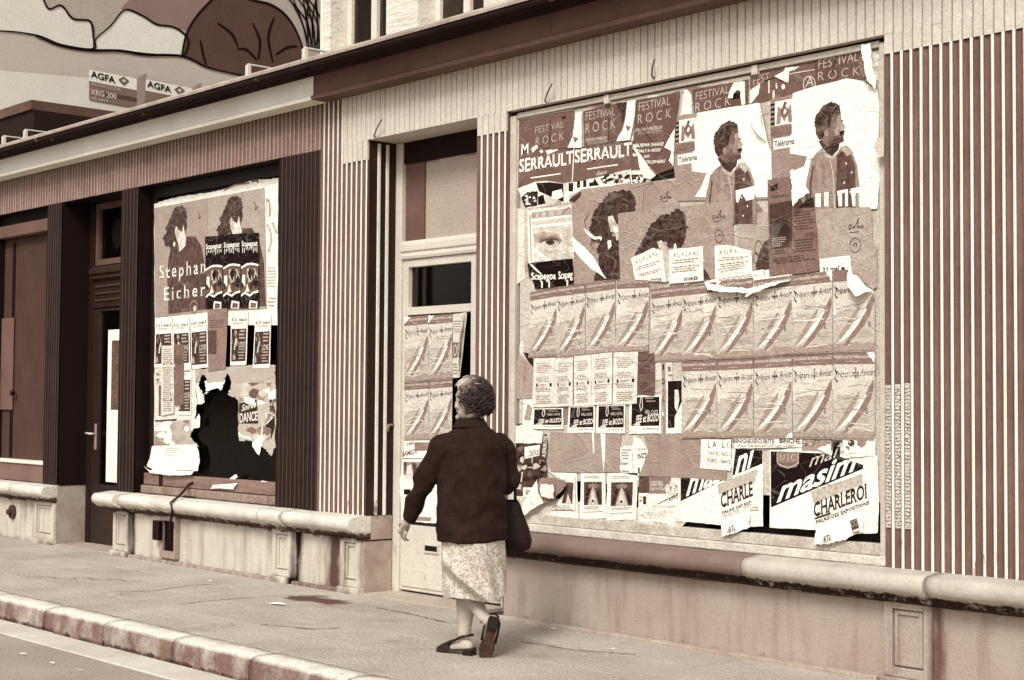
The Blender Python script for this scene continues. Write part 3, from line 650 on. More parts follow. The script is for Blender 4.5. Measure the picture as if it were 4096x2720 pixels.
# two painted film boxes
def film_box(ox, oy, sx):
    q = lambda x, y: (ox + (x - 610) * sx, oy + (y - 480) * sx)
    mural('painted_box_top', [q(610, 480), q(650, 455), q(1005, 505), q(940, 545)], 178, 5)
    mural('painted_box_face', [q(612, 480), q(942, 545), q(942, 625), q(612, 560)], 244, 5)
    mural('painted_box_band', [q(612, 560), q(942, 625), q(940, 750), q(612, 690)], 112, 5)
    mural('painted_box_band', [q(718, 635), q(941, 678), q(940, 705), q(718, 665)], 80, 6)
    mural('painted_box_end', [q(942, 545), q(1005, 505), q(1000, 705), q(940, 750)], 138, 5)
    return q
def mtext(s, p0, p1, p3, tone, style='bold', lay=7):
    v, f = text_poly(s, style)
    W = [Vector(p) for p in (p0, p1, p3)]
    pts = [W[0] + (W[1] - W[0]) * a + (W[2] - W[0]) * b for a, b in v]
    mesh('lettering', [MR(*t0(p[0], p[1]), lay) for p in pts], f, wallpaint(tone), nb)
q = film_box(610, 480, 1.0); mtext('AGFA', q(622, 535), q(792, 580), q(622, 488), 14); mural('painted_diamond', [q(812, 552), q(850, 530), q(888, 562), q(850, 592)], 90, 7); mural('painted_diamond', [q(832, 556), q(850, 546), q(868, 562), q(850, 576)], 200, 8)
mtext('AGFACOLOR', q(625, 590), q(830, 632), q(625, 570), 190, 'n'); mtext('XRG 200', q(620, 655), q(800, 690), q(620, 615), 200); mtext('135 24+3', q(622, 690), q(740, 712), q(622, 668), 210, 'n')
q = film_box(1000, 548, .98); mtext('AGFA', q(622, 535), q(792, 580), q(622, 488), 14); mural('painted_diamond', [q(812, 552), q(850, 530), q(888, 562), q(850, 592)], 90, 7); mural('painted_diamond', [q(832, 556), q(850, 546), q(868, 562), q(850, 576)], 200, 8)

# ================================================================== posters
def crop(x0, y0, s): return lambda x, y: (x0 + s * x, y0 + s * y)
CA = crop(322.8, 392.0, .228); CB_ = crop(322.8, 703.2, .2941); CC = crop(1175.9, 219.0, .1764); CDc = crop(1544.8, 80.7, .2279)
CE = crop(1175.9, 403.5, .1764); CF = crop(1544.8, 403.5, .2279); CG = crop(1175.9, 778.2, .2868); CH = crop(1544.8, 979.9, .2197)
T11 = crop(787.4, 522.9, .3335); T21 = crop(1574.8, 522.9, .3335)
def pxmap(c, Y): return lambda x, y: fac(c(x, y), Y)
def quadmap(corners, c, Y):              # poster space (0..1, 0..1 from its top left corner)
    P = [Vector(fac(c(*p), Y)) for p in corners]
    def m(s, t): v = (P[0] * (1 - s) + P[1] * s) * (1 - t) + (P[3] * (1 - s) + P[2] * s) * t; return v.x, v.y
    return m
LSTEP = .0022
def ragged(pts, amp, n=6, seed=0):
    r = random.Random(seed); o = []
    for i in range(len(pts)):
        a, b = pts[i], pts[(i + 1) % len(pts)]; o.append(a)
        for j in range(1, n): t = (j + r.uniform(-.3, .3)) / n; o.append((a[0] + (b[0] - a[0]) * t + r.uniform(-amp, amp), a[1] + (b[1] - a[1]) * t + r.uniform(-amp, amp)))
    return o
def ccw(pts): return pts if sum(a[0] * b[1] - b[0] * a[1] for a, b in zip(pts, pts[1:] + pts[:1])) > 0 else pts[::-1]
def emit(V, Fc, MI, mats, tone, poly, y, m):
    if isinstance(tone, str) and tone[-1] == 'h':
        xs_ = [p[0] for p in poly]; poly = ragged(poly, (max(xs_) - min(xs_)) * .022, 7, len(poly))
    mt = ink(tone)
    if mt not in mats: mats.append(mt)
    w_ = ccw([m(*p) for p in poly]); n = len(V); V += [(a, y, b) for a, b in w_]; Fc.append(tuple(range(n, n + len(w_)))); MI.append(mats.index(mt))
def draw(shapes, m, Y, lay):
    V, Fc, MI, mats = [], [], [], []; k = 0; r = random.Random(len(shapes) * 7 + int(lay * 13))
    y0 = Y - lay * LSTEP - .0005; stp = .0014 / max(1, len(shapes))
    for s in shapes:
        k += 1; y = y0 - k * stp; op, tone = s[0], s[1]
        if op == 'poly': emit(V, Fc, MI, mats, tone, s[2], y, m)
        elif op == 'rect': a, b, c, d = s[2:]; emit(V, Fc, MI, mats, tone, [(a, b), (c, b), (c, d), (a, d)], y, m)
        elif op == 'ell':
            cx, cy, rx, ry = s[2:6]; emit(V, Fc, MI, mats, tone, [(cx + rx * math.cos(i * math.pi / 10), cy + ry * math.sin(i * math.pi / 10)) for i in range(20)], y, m)
        elif op == 'ring':
            cx, cy, rx, ry, wd = s[2:7]
            for i in range(20):
                a, b = i * math.pi / 10, (i + 1) * math.pi / 10
                emit(V, Fc, MI, mats, tone, [(cx + rx * math.cos(a), cy + ry * math.sin(a)), (cx + rx * math.cos(b), cy + ry * math.sin(b)), (cx + rx * (1 - wd) * math.cos(b), cy + ry * (1 - wd) * math.sin(b)), (cx + rx * (1 - wd) * math.cos(a), cy + ry * (1 - wd) * math.sin(a))], y, m)
        elif op == 'stroke':
            pts, wd = s[2], s[3]
            for a, b in zip(pts, pts[1:]):
                dx, dy = b[0] - a[0], b[1] - a[1]; L_ = math.hypot(dx, dy) or 1; nx, ny = -dy / L_ * wd, dx / L_ * wd
                emit(V, Fc, MI, mats, tone, [(a[0] + nx, a[1] + ny), (b[0] + nx, b[1] + ny), (b[0] - nx, b[1] - ny), (a[0] - nx, a[1] - ny)], y, m)
        elif op == 'lines':                                 # small print too fine to read
            a, b, c, d, nl = s[2:7]; slope = s[7] if len(s) > 7 else 0; h = (d - b) / nl
            for i in range(nl):
                x = a + (c - a) * r.uniform(0, .12); xe_ = c - (c - a) * r.uniform(0, .3)
                while x < xe_:
                    wl = (c - a) * r.uniform(.05, .17); x1 = min(x + wl, xe_); ya = b + h * i + (x - a) * slope; yb = b + h * i + (x1 - a) * slope
                    emit(V, Fc, MI, mats, tone, [(x, ya), (x1, yb), (x1, yb + h * .42), (x, ya + h * .42)], y, m); x = x1 + (c - a) * .025
        elif op == 'blobs':                                 # torn scraps of other print
            a, b, c, d, nb_, sz = s[2:8]
            for i in range(nb_):
                cx, cy = r.uniform(a, c), r.uniform(b, d); an = r.uniform(0, 6); kk = r.randint(4, 7)
                emit(V, Fc, MI, mats, tone if not isinstance(tone, (list, tuple)) else r.choice(tone), [(max(a, min(c, cx + sz * r.uniform(.3, 1.3) * math.cos(an + j * 6.28 / kk))), max(b, min(d, cy + sz * r.uniform(.3, 1.0) * math.sin(an + j * 6.28 / kk)))) for j in range(kk)], y - i * stp / nb_ * .5, m)
        elif op in ('text', 'textq'):
            if op == 'text': st, (a, b, c, d) = s[2], s[3:7]; style = s[7] if len(s) > 7 else 'bold'; p0, p1, p3 = (a, d), (c, d), (a, b)
            else: st, p0, p1, p3 = s[2:6]; style = s[6] if len(s) > 6 else 'bold'
            mt = ink(tone)
            if mt not in mats: mats.append(mt)
            tv, tf = text_poly(st, style); n = len(V)
            for (a, b) in tv:
                X, Z = m(p0[0] + (p1[0] - p0[0]) * a + (p3[0] - p0[0]) * b, p0[1] + (p1[1] - p0[1]) * a + (p3[1] - p0[1]) * b); V.append((X, y, Z))
            for fc in tf: Fc.append(tuple(n + i for i in fc)); MI.append(mats.index(mt))
    return V, Fc, MI, mats
def poster(label, cat, outline, m, Y, lay, tone, shapes=(), group=None, rag=0.0, flaps=(), name='poster', lift=None):
    pts = ragged(outline, rag, 9, len(label)) if rag else list(outline)
    W = ccw([m(*p) for p in pts]); y = Y - lay * LSTEP
    if not rag: W = ragged(W, .0022, 5, int(abs(W[0][0] * 1e4)))
    tone += random.Random(label).uniform(-6, 6) if tone < 235 else 0
    cx = sum(p[0] for p in W) / len(W); bz = min(p[1] for p in W)
    root = empty(name, (cx, y, bz), label, cat, group)
    mesh('paper', [(a, y, b) for a, b in W], [tuple(range(len(W)))], paper(tone), root)
    if shapes:
        V, Fc, MI, mats = draw(shapes, m, Y, lay); pr = mesh('print', V, Fc, mats, root, MI)
        if cat in ('torn paper', 'backing paper'): pr['kind'] = 'stuff'
    for (fpts, lifts, tn) in flaps: flap(root, fpts, lifts, tn, m, y)
    return root
def flap(root, fpts, lifts, tn, m, y):   # a torn, curled piece of paper standing off the wall
    W = [Vector((m(*p)[0], y - .003 - l_, m(*p)[1])) for p, l_ in zip(fpts, lifts)]; D_ = []; r = random.Random(len(fpts))
    for a, b in zip(W, W[1:] + W[:1]):
        D_.append(a)
        for j in range(1, 6): D_.append(a + (b - a) * (j + r.uniform(-.3, .3)) / 6 + Vector((r.uniform(-.005, .005), 0, r.uniform(-.005, .005))))
    bm = bmesh.new(); vs_ = [bm.verts.new(p) for p in D_]
    f_ = bm.faces.new(vs_); bmesh.ops.triangulate(bm, faces=[f_])
    bmesh.ops.subdivide_edges(bm, edges=list(bm.edges), cuts=1, use_grid_fill=True, smooth=.4)
    for v in bm.verts: v.co.y += noise.noise(v.co * 14) * .008 + noise.noise(v.co * 40) * .003
    me = bpy.data.meshes.new('torn_flap'); bm.to_mesh(me); bm.free()
    for p in me.polygons: p.use_smooth = True
    link('torn_flap', me, root, [paper(tn)])
def Q(*c): return [(0, 0), (1, 0), (1, 1), (0, 1)]
UNIT = [(0, 0), (1, 0), (1, 1), (0, 1)]

ORD = ['first', 'second', 'third', 'fourth', 'fifth', 'sixth', 'seventh', 'eighth', 'ninth', 'tenth']
# ------------------------------------------------ left shop window
Y1 = .148
A1 = pxmap(CA, Y1); B1 = pxmap(CB_, Y1)
poster('torn white backing paper with a ragged top edge in the left window', 'backing paper', [(142, 345), (250, 302), (480, 255), (700, 228), (830, 200), (930, 165), (1010, 140), (1100, 110), (1200, 97), (1280, 92), (1400, 80), (1390, 1570), (700, 1570), (150, 1590)], A1, Y1, 0, 242,
    [('poly', 150, [(1275, 285), (1310, 300), (1328, 400), (1320, 470), (1280, 470)]), ('poly', 246, [(1285, 320), (1300, 330), (1305, 460), (1285, 465)]), ('stroke', 160, [(1285, 545), (1320, 620), (1330, 720), (1300, 830)], 9), ('stroke', 175, [(1340, 530), (1385, 640)], 12),
     ('lines', 165, 1285, 985, 1385, 1200, 7, -.02), ('lines', 150, 1290, 1290, 1380, 1400, 3), ('stroke', 120, [(850, 205), (960, 150), (1110, 130)], 8), ('stroke', 110, [(1130, 120), (1190, 100), (1190, 130)], 9)], rag=4)
def singer(with_name):
    sh = [('poly', '72c', [(.28, .47), (.36, .33), (.6, .31), (.78, .32), (.9, .42), (.97, .62), (.99, .98), (.27, .985), (.24, .62)]),
          ('poly', '58h', [(.16, .29), (.24, .24), (.21, .2), (.28, .15), (.33, .09), (.4, .03), (.52, .02), (.6, .05), (.63, .13), (.62, .23), (.58, .3), (.5, .36), (.42, .42), (.33, .42), (.27, .37), (.22, .37)]),
          ('poly', '214f', [(.42, .2), (.47, .24), (.53, .26), (.56, .2), (.585, .27), (.61, .33), (.6, .39), (.53, .42), (.48, .435), (.465, .36), (.42, .3), (.40, .24)]),
          ('poly', 175, [(.43, .2), (.47, .24), (.48, .33), (.42, .29)]), ('ell', 230, .385, .36, .02, .022), ('stroke', 100, [(.82, .1), (.86, .14), (.84, .17), (.89, .15)], .006)]
    if with_name: sh += [('text', 240, 'Stephan', .10, .53, .985, .70, 'serif wide'), ('text', 240, 'Eicher', .19, .74, .97, .86, 'serif wide'), ('ring', 120, .76, .945, .075, .06, .25), ('ell', 200, .78, .96, .03, .025)]
    return sh
def singer2(): return singer(False)
poster('grey concert poster of a long haired singer, name in pale letters, left window', 'poster', UNIT, quadmap([(152, 385), (690, 285), (680, 1432), (160, 1490)], CA, Y1), Y1, 3, 148, singer(True))
poster('grey singer poster half hidden under three black band posters, left window', 'poster', UNIT, quadmap([(690, 285), (1262, 180), (1286, 1400), (680, 1436)], CA, Y1), Y1, 2, 148, singer2())
def scapegoat():
    sh = [('text', 244, 'Scapegoat', .05, .10, .93, .20, 'bold serif')]
    for i in range(9): x = .1 + i * .1; sh.append(('rect', 244, x - .015, .19, x + .015, .215 + .05 * random.random()))
    arch = [(.02, .46), (.15, .44), (.35, .415), (.55, .41), (.75, .415), (.97, .43)]
    sh += [('poly', 90, [(.03, .48), (.3, .43), (.7, .43), (.97, .46), (.97, .78), (.6, .82), (.03, .8)]), ('stroke', 244, arch, .014),
           ('blobs', (20, 200, 235, 60, 170, 20), .06, .47, .94, .78, 16, .13), ('stroke', 246, [(.02, .83), (.22, .79), (.5, .83), (.7, .79), (.97, .775)], .014),
           ('poly', 235, [(.45, .96), (.5, .89), (.92, .91), (.9, 1.0), (.45, 1.0)]), ('poly', 90, [(.53, .96), (.57, .92), (.85, .935), (.83, .99), (.53, .99)])]
    return sh
for i, (a, b, c, d) in enumerate((((668, 677), (850, 657), (850, 1402), (676, 1412)), ((850, 657), (1031, 642), (1032, 1400), (850, 1404)), ((1031, 642), (1213, 634), (1216, 1400), (1032, 1402)))):
    poster('narrow black band poster with dripping white letters, %s of three from the dark pilaster' % ('third', 'second', 'first')[i], 'poster', UNIT, quadmap([a, b, c, d], CA, Y1), Y1, 5, 10, scapegoat(), 'black band posters in the left window')
def maibill():
    return [('text', 60, '21 mai', .2, .13, .8, .19, 'bold'), ('rect', 60, .08, .13, .13, .19), ('rect', 60, .86, .13, .91, .19), ('lines', 140, .08, .215, .92, .255, 2), ('rect', 62, .06, .33, .94, .93),
            ('blobs', (150, 110, 35), .08, .35, .45, .9, 9, .11), ('lines', 185, .52, .36, .9, .55, 3), ('text', 190, 'LOVE', .52, .57, .9, .68, 'bold'), ('lines', 170, .5, .70, .9, .92, 4), ('stroke', 225, [(.35, .5), (.28, .62), (.26, .72)], .03)]
for i, c4 in enumerate((((128, 102), (258, 93), (266, 480), (118, 492)), ((266, 97), (396, 87), (402, 480), (268, 488)), ((400, 78), (535, 60), (541, 490), (408, 502)), ((722, 47), (856, 46), (842, 468), (716, 474)), ((911, 72), (1036, 66), (1025, 490), (890, 496)))):
    poster('white bill dated 21 mai over a dark picture, %s from the shop door' % ORD[i], 'poster', UNIT, quadmap(c4, CB_, Y1), Y1, 4 + i % 2, 240, maibill(), 'white dated bills in the left window')
poster('lower dated bill half covered by a grey strip, left window', 'poster', UNIT, quadmap([(300, 455), (412, 448), (406, 862), (303, 862)], CB_, Y1), Y1, 4, 238, maibill())
poster('plain mid grey leaflet with a darker block between white dated bills', 'leaflet', [(540, 35), (695, 24), (690, 300), (680, 500), (545, 522)], B1, Y1, 6, 122, [('rect', 78, 545, 200, 612, 385), ('lines', 85, 550, 120, 690, 190, 4, -.05)])
poster('tall narrow leaflet closely printed in grey, left window', 'leaflet', [(182, 320), (277, 318), (276, 850), (175, 868)], B1, Y1, 7, 212, [('lines', 120, 190, 345, 270, 470, 8), ('lines', 120, 190, 490, 270, 840, 22), ('rect', 60, 195, 455, 205, 470), ('rect', 60, 255, 455, 265, 470), ('rect', 60, 195, 738, 205, 752), ('rect', 60, 255, 738, 265, 752)])
poster('dark grey paper strip beside the closely printed leaflet, left window', 'leaflet', [(281, 312), (356, 310), (354, 780), (284, 792)], B1, Y1, 6, 108, [('lines', 75, 285, 400, 352, 470, 4)])
poster('wide pale grey leaflet torn along its lower edge above the black hole', 'leaflet', [(436, 506), (720, 480), (1066, 470), (1064, 560), (960, 600), (720, 605), (706, 560), (690, 540), (660, 600), (530, 612), (520, 560), (490, 545), (470, 600), (440, 610)], B1, Y1, 3, 168, rag=6)
poster('torn pale paper down the left edge of the broken pane', 'torn paper', [(118, 488), (440, 500), (470, 565), (462, 640), (500, 700), (506, 768), (446, 780), (432, 960), (402, 1000), (396, 1040), (446, 1088), (460, 1110), (110, 1120)], B1, Y1, 1, 226,
    [('rect', 90, 148, 630, 176, 870), ('blobs', (120, 170, 205), 125, 510, 175, 620, 8, 22), ('poly', 170, [(112, 920), (400, 900), (395, 1040), (440, 1100), (112, 1108)]), ('poly', 245, [(112, 905), (230, 940), (280, 1100), (240, 1100), (210, 985), (115, 990)]), ('poly', 130, [(118, 1040), (210, 1010), (240, 1100), (115, 1105)]), ('blobs', (120, 210, 240, 150), 120, 900, 390, 1090, 14, 40), ('stroke', 60, [(120, 910), (200, 905), (290, 900)], 7)], rag=7)
poster('white torn paper between the two points of the black hole', 'torn paper', [(505, 600), (672, 590), (655, 640), (640, 668), (600, 655), (560, 672), (512, 698), (524, 650)], B1, Y1, 2, 244, rag=7)
poster('white torn slivers on the left rim of the black hole', 'torn paper', [(440, 650), (470, 690), (506, 768), (470, 778), (446, 775), (452, 720)], B1, Y1, 4, 246, [('poly', 246, [(440, 900), (470, 850), (480, 880), (476, 960), (440, 968)])], rag=6)
poster('white torn slivers on the right rim of the black hole', 'torn paper', [(776, 996), (830, 1030), (872, 1036), (880, 1060), (850, 1046), (780, 1034)], B1, Y1, 4, 246, rag=5)
poster('crumpled white paper hanging below the torn sheets at the broken pane', 'torn paper', [(108, 1106), (455, 1092), (474, 1150), (482, 1220), (466, 1300), (380, 1300), (300, 1296), (295, 1360), (240, 1365), (235, 1305), (120, 1296), (64, 1262), (90, 1200)], B1, Y1, 8, 244, [('lines', 165, 210, 1120, 330, 1190, 4), ('stroke', 110, [(300, 1305), (430, 1300)], 6)], rag=2,
    flaps=(([(64, 1262), (120, 1296), (300, 1300), (466, 1300), (460, 1330), (300, 1335), (130, 1312)], [.02, .03, .03, .03, .06, .07, .05], 238),))
poster('torn layered poster remnants at the right of the broken pane', 'torn paper', [(722, 600), (960, 598), (1066, 560), (1066, 1100), (1032, 1186), (990, 1130), (960, 1114), (892, 1098), (868, 1040), (778, 1030), (772, 745), (692, 702), (714, 652)], B1, Y1, 2, 172,
    [('blobs', (130, 205, 235, 110, 180, 90), 780, 610, 1060, 1080, 46, 48), ('poly', 50, [(780, 770), (920, 740), (930, 930), (780, 930)]), ('textq', 228, 'DANCE', (785, 925), (925, 905), (785, 850), 'bold'), ('textq', 225, 'Soirée', (800, 835), (915, 800), (800, 785), 'bold it'), ('poly', 240, [(820, 720), (900, 745), (920, 790), (830, 770)]), ('poly', 242, [(1010, 690), (1066, 660), (1066, 740), (1010, 740)]), ('textq', 40, 'TIC', (1015, 865), (1064, 850), (1020, 745), 'bold'), ('poly', 35, [(1060, 870), (985, 950), (1030, 965), (1030, 1060), (1062, 960)]), ('poly', 240, [(890, 1080), (950, 1020), (970, 900), (960, 1108)])], rag=7,
    flaps=(([(890, 1080), (955, 1112), (975, 1180), (960, 1160), (900, 1100)], [.0, .0, .05, .05, .02], 240),))
for (pts, lf) in (([(660, 1385), (745, 1325), (762, 1345), (730, 1375), (690, 1388)], .03), ([(580, 1440), (600, 1410), (800, 1395), (770, 1420), (760, 1445), (650, 1435)], .075), ([(930, 1395), (970, 1375), (1010, 1385), (1020, 1405), (960, 1412)], .05)):
    W = [fac(CB_(*p), .12) for p in pts]; zz = min(b for a, b in W)
    o = mesh('paper_scrap', [(a, .16 - lf - .002 * (i % 3), b) for i, (a, b) in enumerate(W)], [tuple(range(len(W)))], paper(240)); tag(o, 'white paper scrap lying on the sill rail under the broken pane', 'paper scrap', 'scraps under the broken pane')

# ------------------------------------------------ wide window, top left: festival and film posters
Y2 = GY
C2, D2, E2, F2, G2, H2 = (pxmap(c, Y2) for c in (CC, CDc, CE, CF, CG, CH))
zb0, zb1 = .93, HEAD - .06
poster('mottled backing paper covering the whole wide window behind the posters', 'backing paper', [(0, 0), (1, 0), (1, 1), (.45, 1), (.3, .995), (0, .99)], lambda s, t: (WA + .085 + (WB - .07 - WA - .085) * s, zb1 + (zb0 - zb1) * t), Y2, 0, 186, [('blobs', (150, 220, 205, 170, 120), 0, 0, 1, 1, 120, .03)])
poster('thick layer of old torn paper along the left edge of the wide window', 'backing paper', [(15, 620), (110, 610), (105, 1210), (100, 1480), (190, 1500), (200, 2400), (60, 2500), (70, 1700)], C2, Y2, 1, 214, [('blobs', (200, 235, 180), 30, 700, 100, 2300, 20, 40)], rag=6)
poster('dark grey film poster with one surname in large serif capitals, beside the window frame', 'poster', [(120, 328), (850, 188), (845, 700), (832, 1130), (700, 1150), (480, 1120), (330, 1130), (200, 1180), (105, 1215)], C2, Y2, 2, 100,
    [('textq', 242, 'SERRAULT', (128, 1018), (835, 905), (128, 838), 'serif bold'), ('textq', 242, 'M', (145, 798), (255, 780), (148, 640), 'serif bold'), ('stroke', 242, [(278, 1085), (675, 1028)], 8), ('stroke', 235, [(120, 328), (108, 1205)], 4), ('stroke', 225, [(122, 322), (850, 185)], 4), ('poly', 240, [(285, 700), (375, 630), (370, 690), (300, 760)]), ('poly', 236, [(390, 740), (420, 710), (445, 745), (420, 765)]), ('poly', 236, [(470, 730), (620, 690), (640, 720), (500, 780)])])
poster('dark grey film poster with the same surname, lower edge torn into white fragments', 'poster', [(852, 690), (1625, 598), (1610, 800), (1590, 965), (1450, 990), (1120, 1080), (832, 1135)], C2, Y2, 3, 100,
    [('textq', 242, 'SERRAULT', (856, 898), (1600, 800), (856, 715), 'serif bold'), ('stroke', 242, [(1020, 970), (1420, 912)], 8), ('textq', 225, 'dans', (1140, 1060), (1275, 1030), (1145, 1000), 'serif'), ('stroke', 240, [(848, 700), (826, 1130)], 6)])
poster('sliver of a third dark film poster showing one serif letter', 'poster', [(1600, 602), (1700, 592), (1720, 960), (1590, 985)], C2, Y2, 2, 98, [('textq', 240, 'S', (1612, 815), (1690, 800), (1618, 640), 'serif bold'), ('stroke', 240, [(1615, 610), (1580, 1000), (1600, 1160)], 7)])
def fest(f, r, a=None, extra=()):
    sh = [('textq', 186, 'FESTIVAL', *f, 'thin'), ('textq', 186, 'R O C K', *r, 'thin')]
    if a: sh += [('textq', 190, 'AISEAU-PRESLES', *a, 'bold'), ('lines', 165, a[0][0], a[0][1] + 12, a[1][0] + 20, a[0][1] + 50, 2, (a[1][1] - a[0][1]) / (a[1][0] - a[0][0]))]
    return sh + list(extra)
DK = [('blobs', (70, 78, 85), 0, 0, 1, 1, 0, .1)]
poster('dark rock festival poster overlapped by white torn letters, first under the top rail', 'poster', [(312, 378), (560, 320), (740, 280), (850, 265), (838, 560), (775, 690), (560, 715), (322, 640)], C2, Y2, 4, 92, fest(((342, 505), (712, 425), (345, 420)), ((350, 665), (716, 585), (352, 560)), None, [('stroke', 60, [(545, 330), (530, 700)], 5), ('poly', 50, [(680, 290), (750, 275), (745, 300), (700, 320)])]), rag=3)
poster('dark rock festival poster between two white curled strips', 'poster', [(968, 218), (1240, 140), (1545, 92), (1530, 300), (1490, 430), (1415, 600), (980, 692)], C2, Y2, 4, 92, fest(((1004, 335), (1385, 265), (1006, 230)), ((1000, 505), (1390, 435), (1004, 380)), ((1000, 612), (1282, 580), (1002, 570)), [('stroke', 62, [(1310, 150), (1300, 600)], 5), ('poly', 55, [(1400, 110), (1540, 95), (1500, 330), (1470, 380), (1480, 260)])]), rag=3)
poster('dark rock festival poster listing bands, its lower part torn by a white strip', 'poster', [(1662, 72), (2050, 0), (2235, -50), (2180, 440), (2040, 690), (2140, 800), (2150, 955), (1920, 1040), (1800, 880), (1680, 700), (1625, 600)], C2, Y2, 5, 94, fest(((1700, 215), (2110, 130), (1700, 105)), ((1685, 385), (2122, 300), (1690, 260)), ((1652, 485), (2008, 445), (1655, 440)), [('textq', 235, 'BURMA SHAVE', (1652, 688), (2030, 665), (1655, 640), 'bold it'), ('textq', 235, 'ONLY A NOISE', (1680, 760), (1990, 738), (1684, 718), 'bold it'), ('textq', 232, 'KES', (1765, 830), (1842, 820), (1768, 792), 'bold it'), ('textq', 235, 'CRUSHERS', (1775, 905), (2048, 888), (1778, 862), 'bold it'), ('stroke', 60, [(1690, 410), (1820, 540), (1900, 630)], 5)]), rag=3)
poster('white torn strip with a small dark triangle beside the film poster', 'torn paper', [(872, 238), (952, 224), (956, 690), (770, 692), (838, 545)], C2, Y2, 6, 248, [('poly', 110, [(845, 545), (918, 570), (862, 628)])])
poster('white torn strip with a small dark triangle beside the festival band list', 'torn paper', [(1552, 88), (1662, 70), (1652, 280), (1612, 480), (1588, 592), (1410, 608), (1500, 430), (1532, 300)], C2, Y2, 7, 248, [('poly', 110, [(1538, 396), (1605, 425), (1555, 482)])])
poster('crumpled white strip peeling across the festival band list', 'torn paper', [(1640, 640), (1700, 740), (1800, 880), (1860, 970), (1925, 1060), (1870, 1100), (1770, 1090), (1720, 950), (1690, 800), (1625, 690)], C2, Y2, 8, 236, rag=4)
poster('white torn piece at the right edge of the festival band list', 'torn paper', [(2180, 430), (2160, 940), (2100, 860), (2140, 740), (2040, 690)], C2, Y2, 8, 240, rag=4)
poster('black and white torn film poster remnants with big letter stubs', 'torn paper', [(105, 1220), (330, 1130), (480, 1115), (830, 1132), (1120, 1075), (1600, 990), (2150, 960), (2165, 1080), (1830, 1130), (950, 1230), (770, 1330), (800, 1400), (240, 1480), (150, 1340)], C2, Y2, 1, 240,
    [('poly', 26, [(345, 1150), (520, 1140), (700, 1160), (705, 1400), (560, 1340), (380, 1260)]), ('poly', 40, [(150, 1340), (240, 1260), (370, 1260), (360, 1450), (200, 1470)]), ('blobs', (245, 240, 200), 190, 1210, 350, 1440, 16, 26), ('poly', 244, [(560, 1260), (680, 1230), (700, 1330), (620, 1370), (545, 1350)]), ('poly', 20, [(370, 1330), (440, 1300), (470, 1420), (370, 1440)]),
     ('rect', 30, 770, 1150, 830, 1260), ('poly', 28, [(880, 1130), (920, 1120), (920, 1210), (880, 1215)]), ('poly', 28, [(960, 1120), (1000, 1110), (1005, 1200), (960, 1205)]), ('poly', 30, [(1040, 1150), (1090, 1140), (1110, 1090), (1170, 1180), (1040, 1195)]), ('blobs', (30, 50, 90, 30), 1120, 1040, 1780, 1160, 40, 38), ('blobs', (244, 240), 1150, 1060, 1760, 1160, 26, 22), ('poly', 16, [(1925, 1040), (2150, 960), (2165, 1080), (1840, 1130), (1850, 1100)])], rag=4)
# ------------------------------------------------ top right of the wide window
poster('dark rock festival poster with a hole torn at its right, above the smiling man', 'poster', [(235, 552), (640, 478), (805, 448), (800, 690), (730, 720), (700, 715), (248, 792), (236, 640)], D2, Y2, 3, 90, fest(((268, 665), (605, 590), (270, 582)), ((264, 785), (620, 712), (268, 688)), None, [('poly', 242, [(655, 480), (765, 470), (770, 700), (735, 712), (715, 590), (640, 640), (592, 640), (610, 570)]), ('poly', 10, [(650, 600), (690, 555), (725, 575), (715, 640), (640, 655)])]), rag=3)
poster('white torn strip left of the fourth festival poster', 'torn paper', [(150, 560), (185, 552), (228, 610), (230, 795), (118, 812), (140, 650)], D2, Y2, 4, 240, rag=2)
poster('dark torn festival poster with only four letters left, beside a white rip', 'poster', [(812, 385), (1465, 235), (1478, 520), (1260, 590), (1040, 650), (920, 690), (815, 680)], D2, Y2, 2, 92, [('textq', 180, 'FEST', (848, 510), (1010, 462), (850, 425), 'thin'), ('stroke', 225, [(1215, 395), (1470, 350)], 4), ('poly', 240, [(1060, 420), (1160, 365), (1170, 330), (1320, 318), (1270, 350), (1210, 370), (1205, 480), (1150, 470)]), ('poly', 235, [(815, 560), (920, 490), (900, 600), (830, 690), (812, 690)]),
    ('ring', 220, 1415, 500, 65, 85, .12), ('textq', 220, 'A', (1375, 530), (1455, 510), (1385, 430), 'thin'), ('rect', 225, 1000, 455, 1015, 590), ('rect', 225, 1045, 560, 1065, 640), ('ell', 235, 1152, 525, 18, 28), ('poly', 235, [(1075, 500), (1085, 480), (1095, 540), (1078, 545)]), ('stroke', 40, [(960, 470), (1070, 430), (1160, 475)], 6)], rag=3)
poster('dark rock festival poster in the top right corner under a rolled paper', 'poster', [(1465, 235), (1640, 195), (2000, 110), (2060, 350), (1970, 462), (1800, 440), (1700, 470), (1482, 512)], D2, Y2, 3, 88, fest(((1510, 345), (1915, 260), (1512, 255)), ((1505, 465), (1925, 405), (1510, 375)), None, [('ell', 112, 1975, 300, 55, 140), ('stroke', 50, [(1700, 200), (1650, 380)], 8)]), rag=3, flaps=(([(1996, 118), (2066, 92), (2100, 280), (2128, 470), (2108, 560), (2062, 480), (2035, 330)], [.05, .03, .04, .03, .02, .05, .06], 246),))
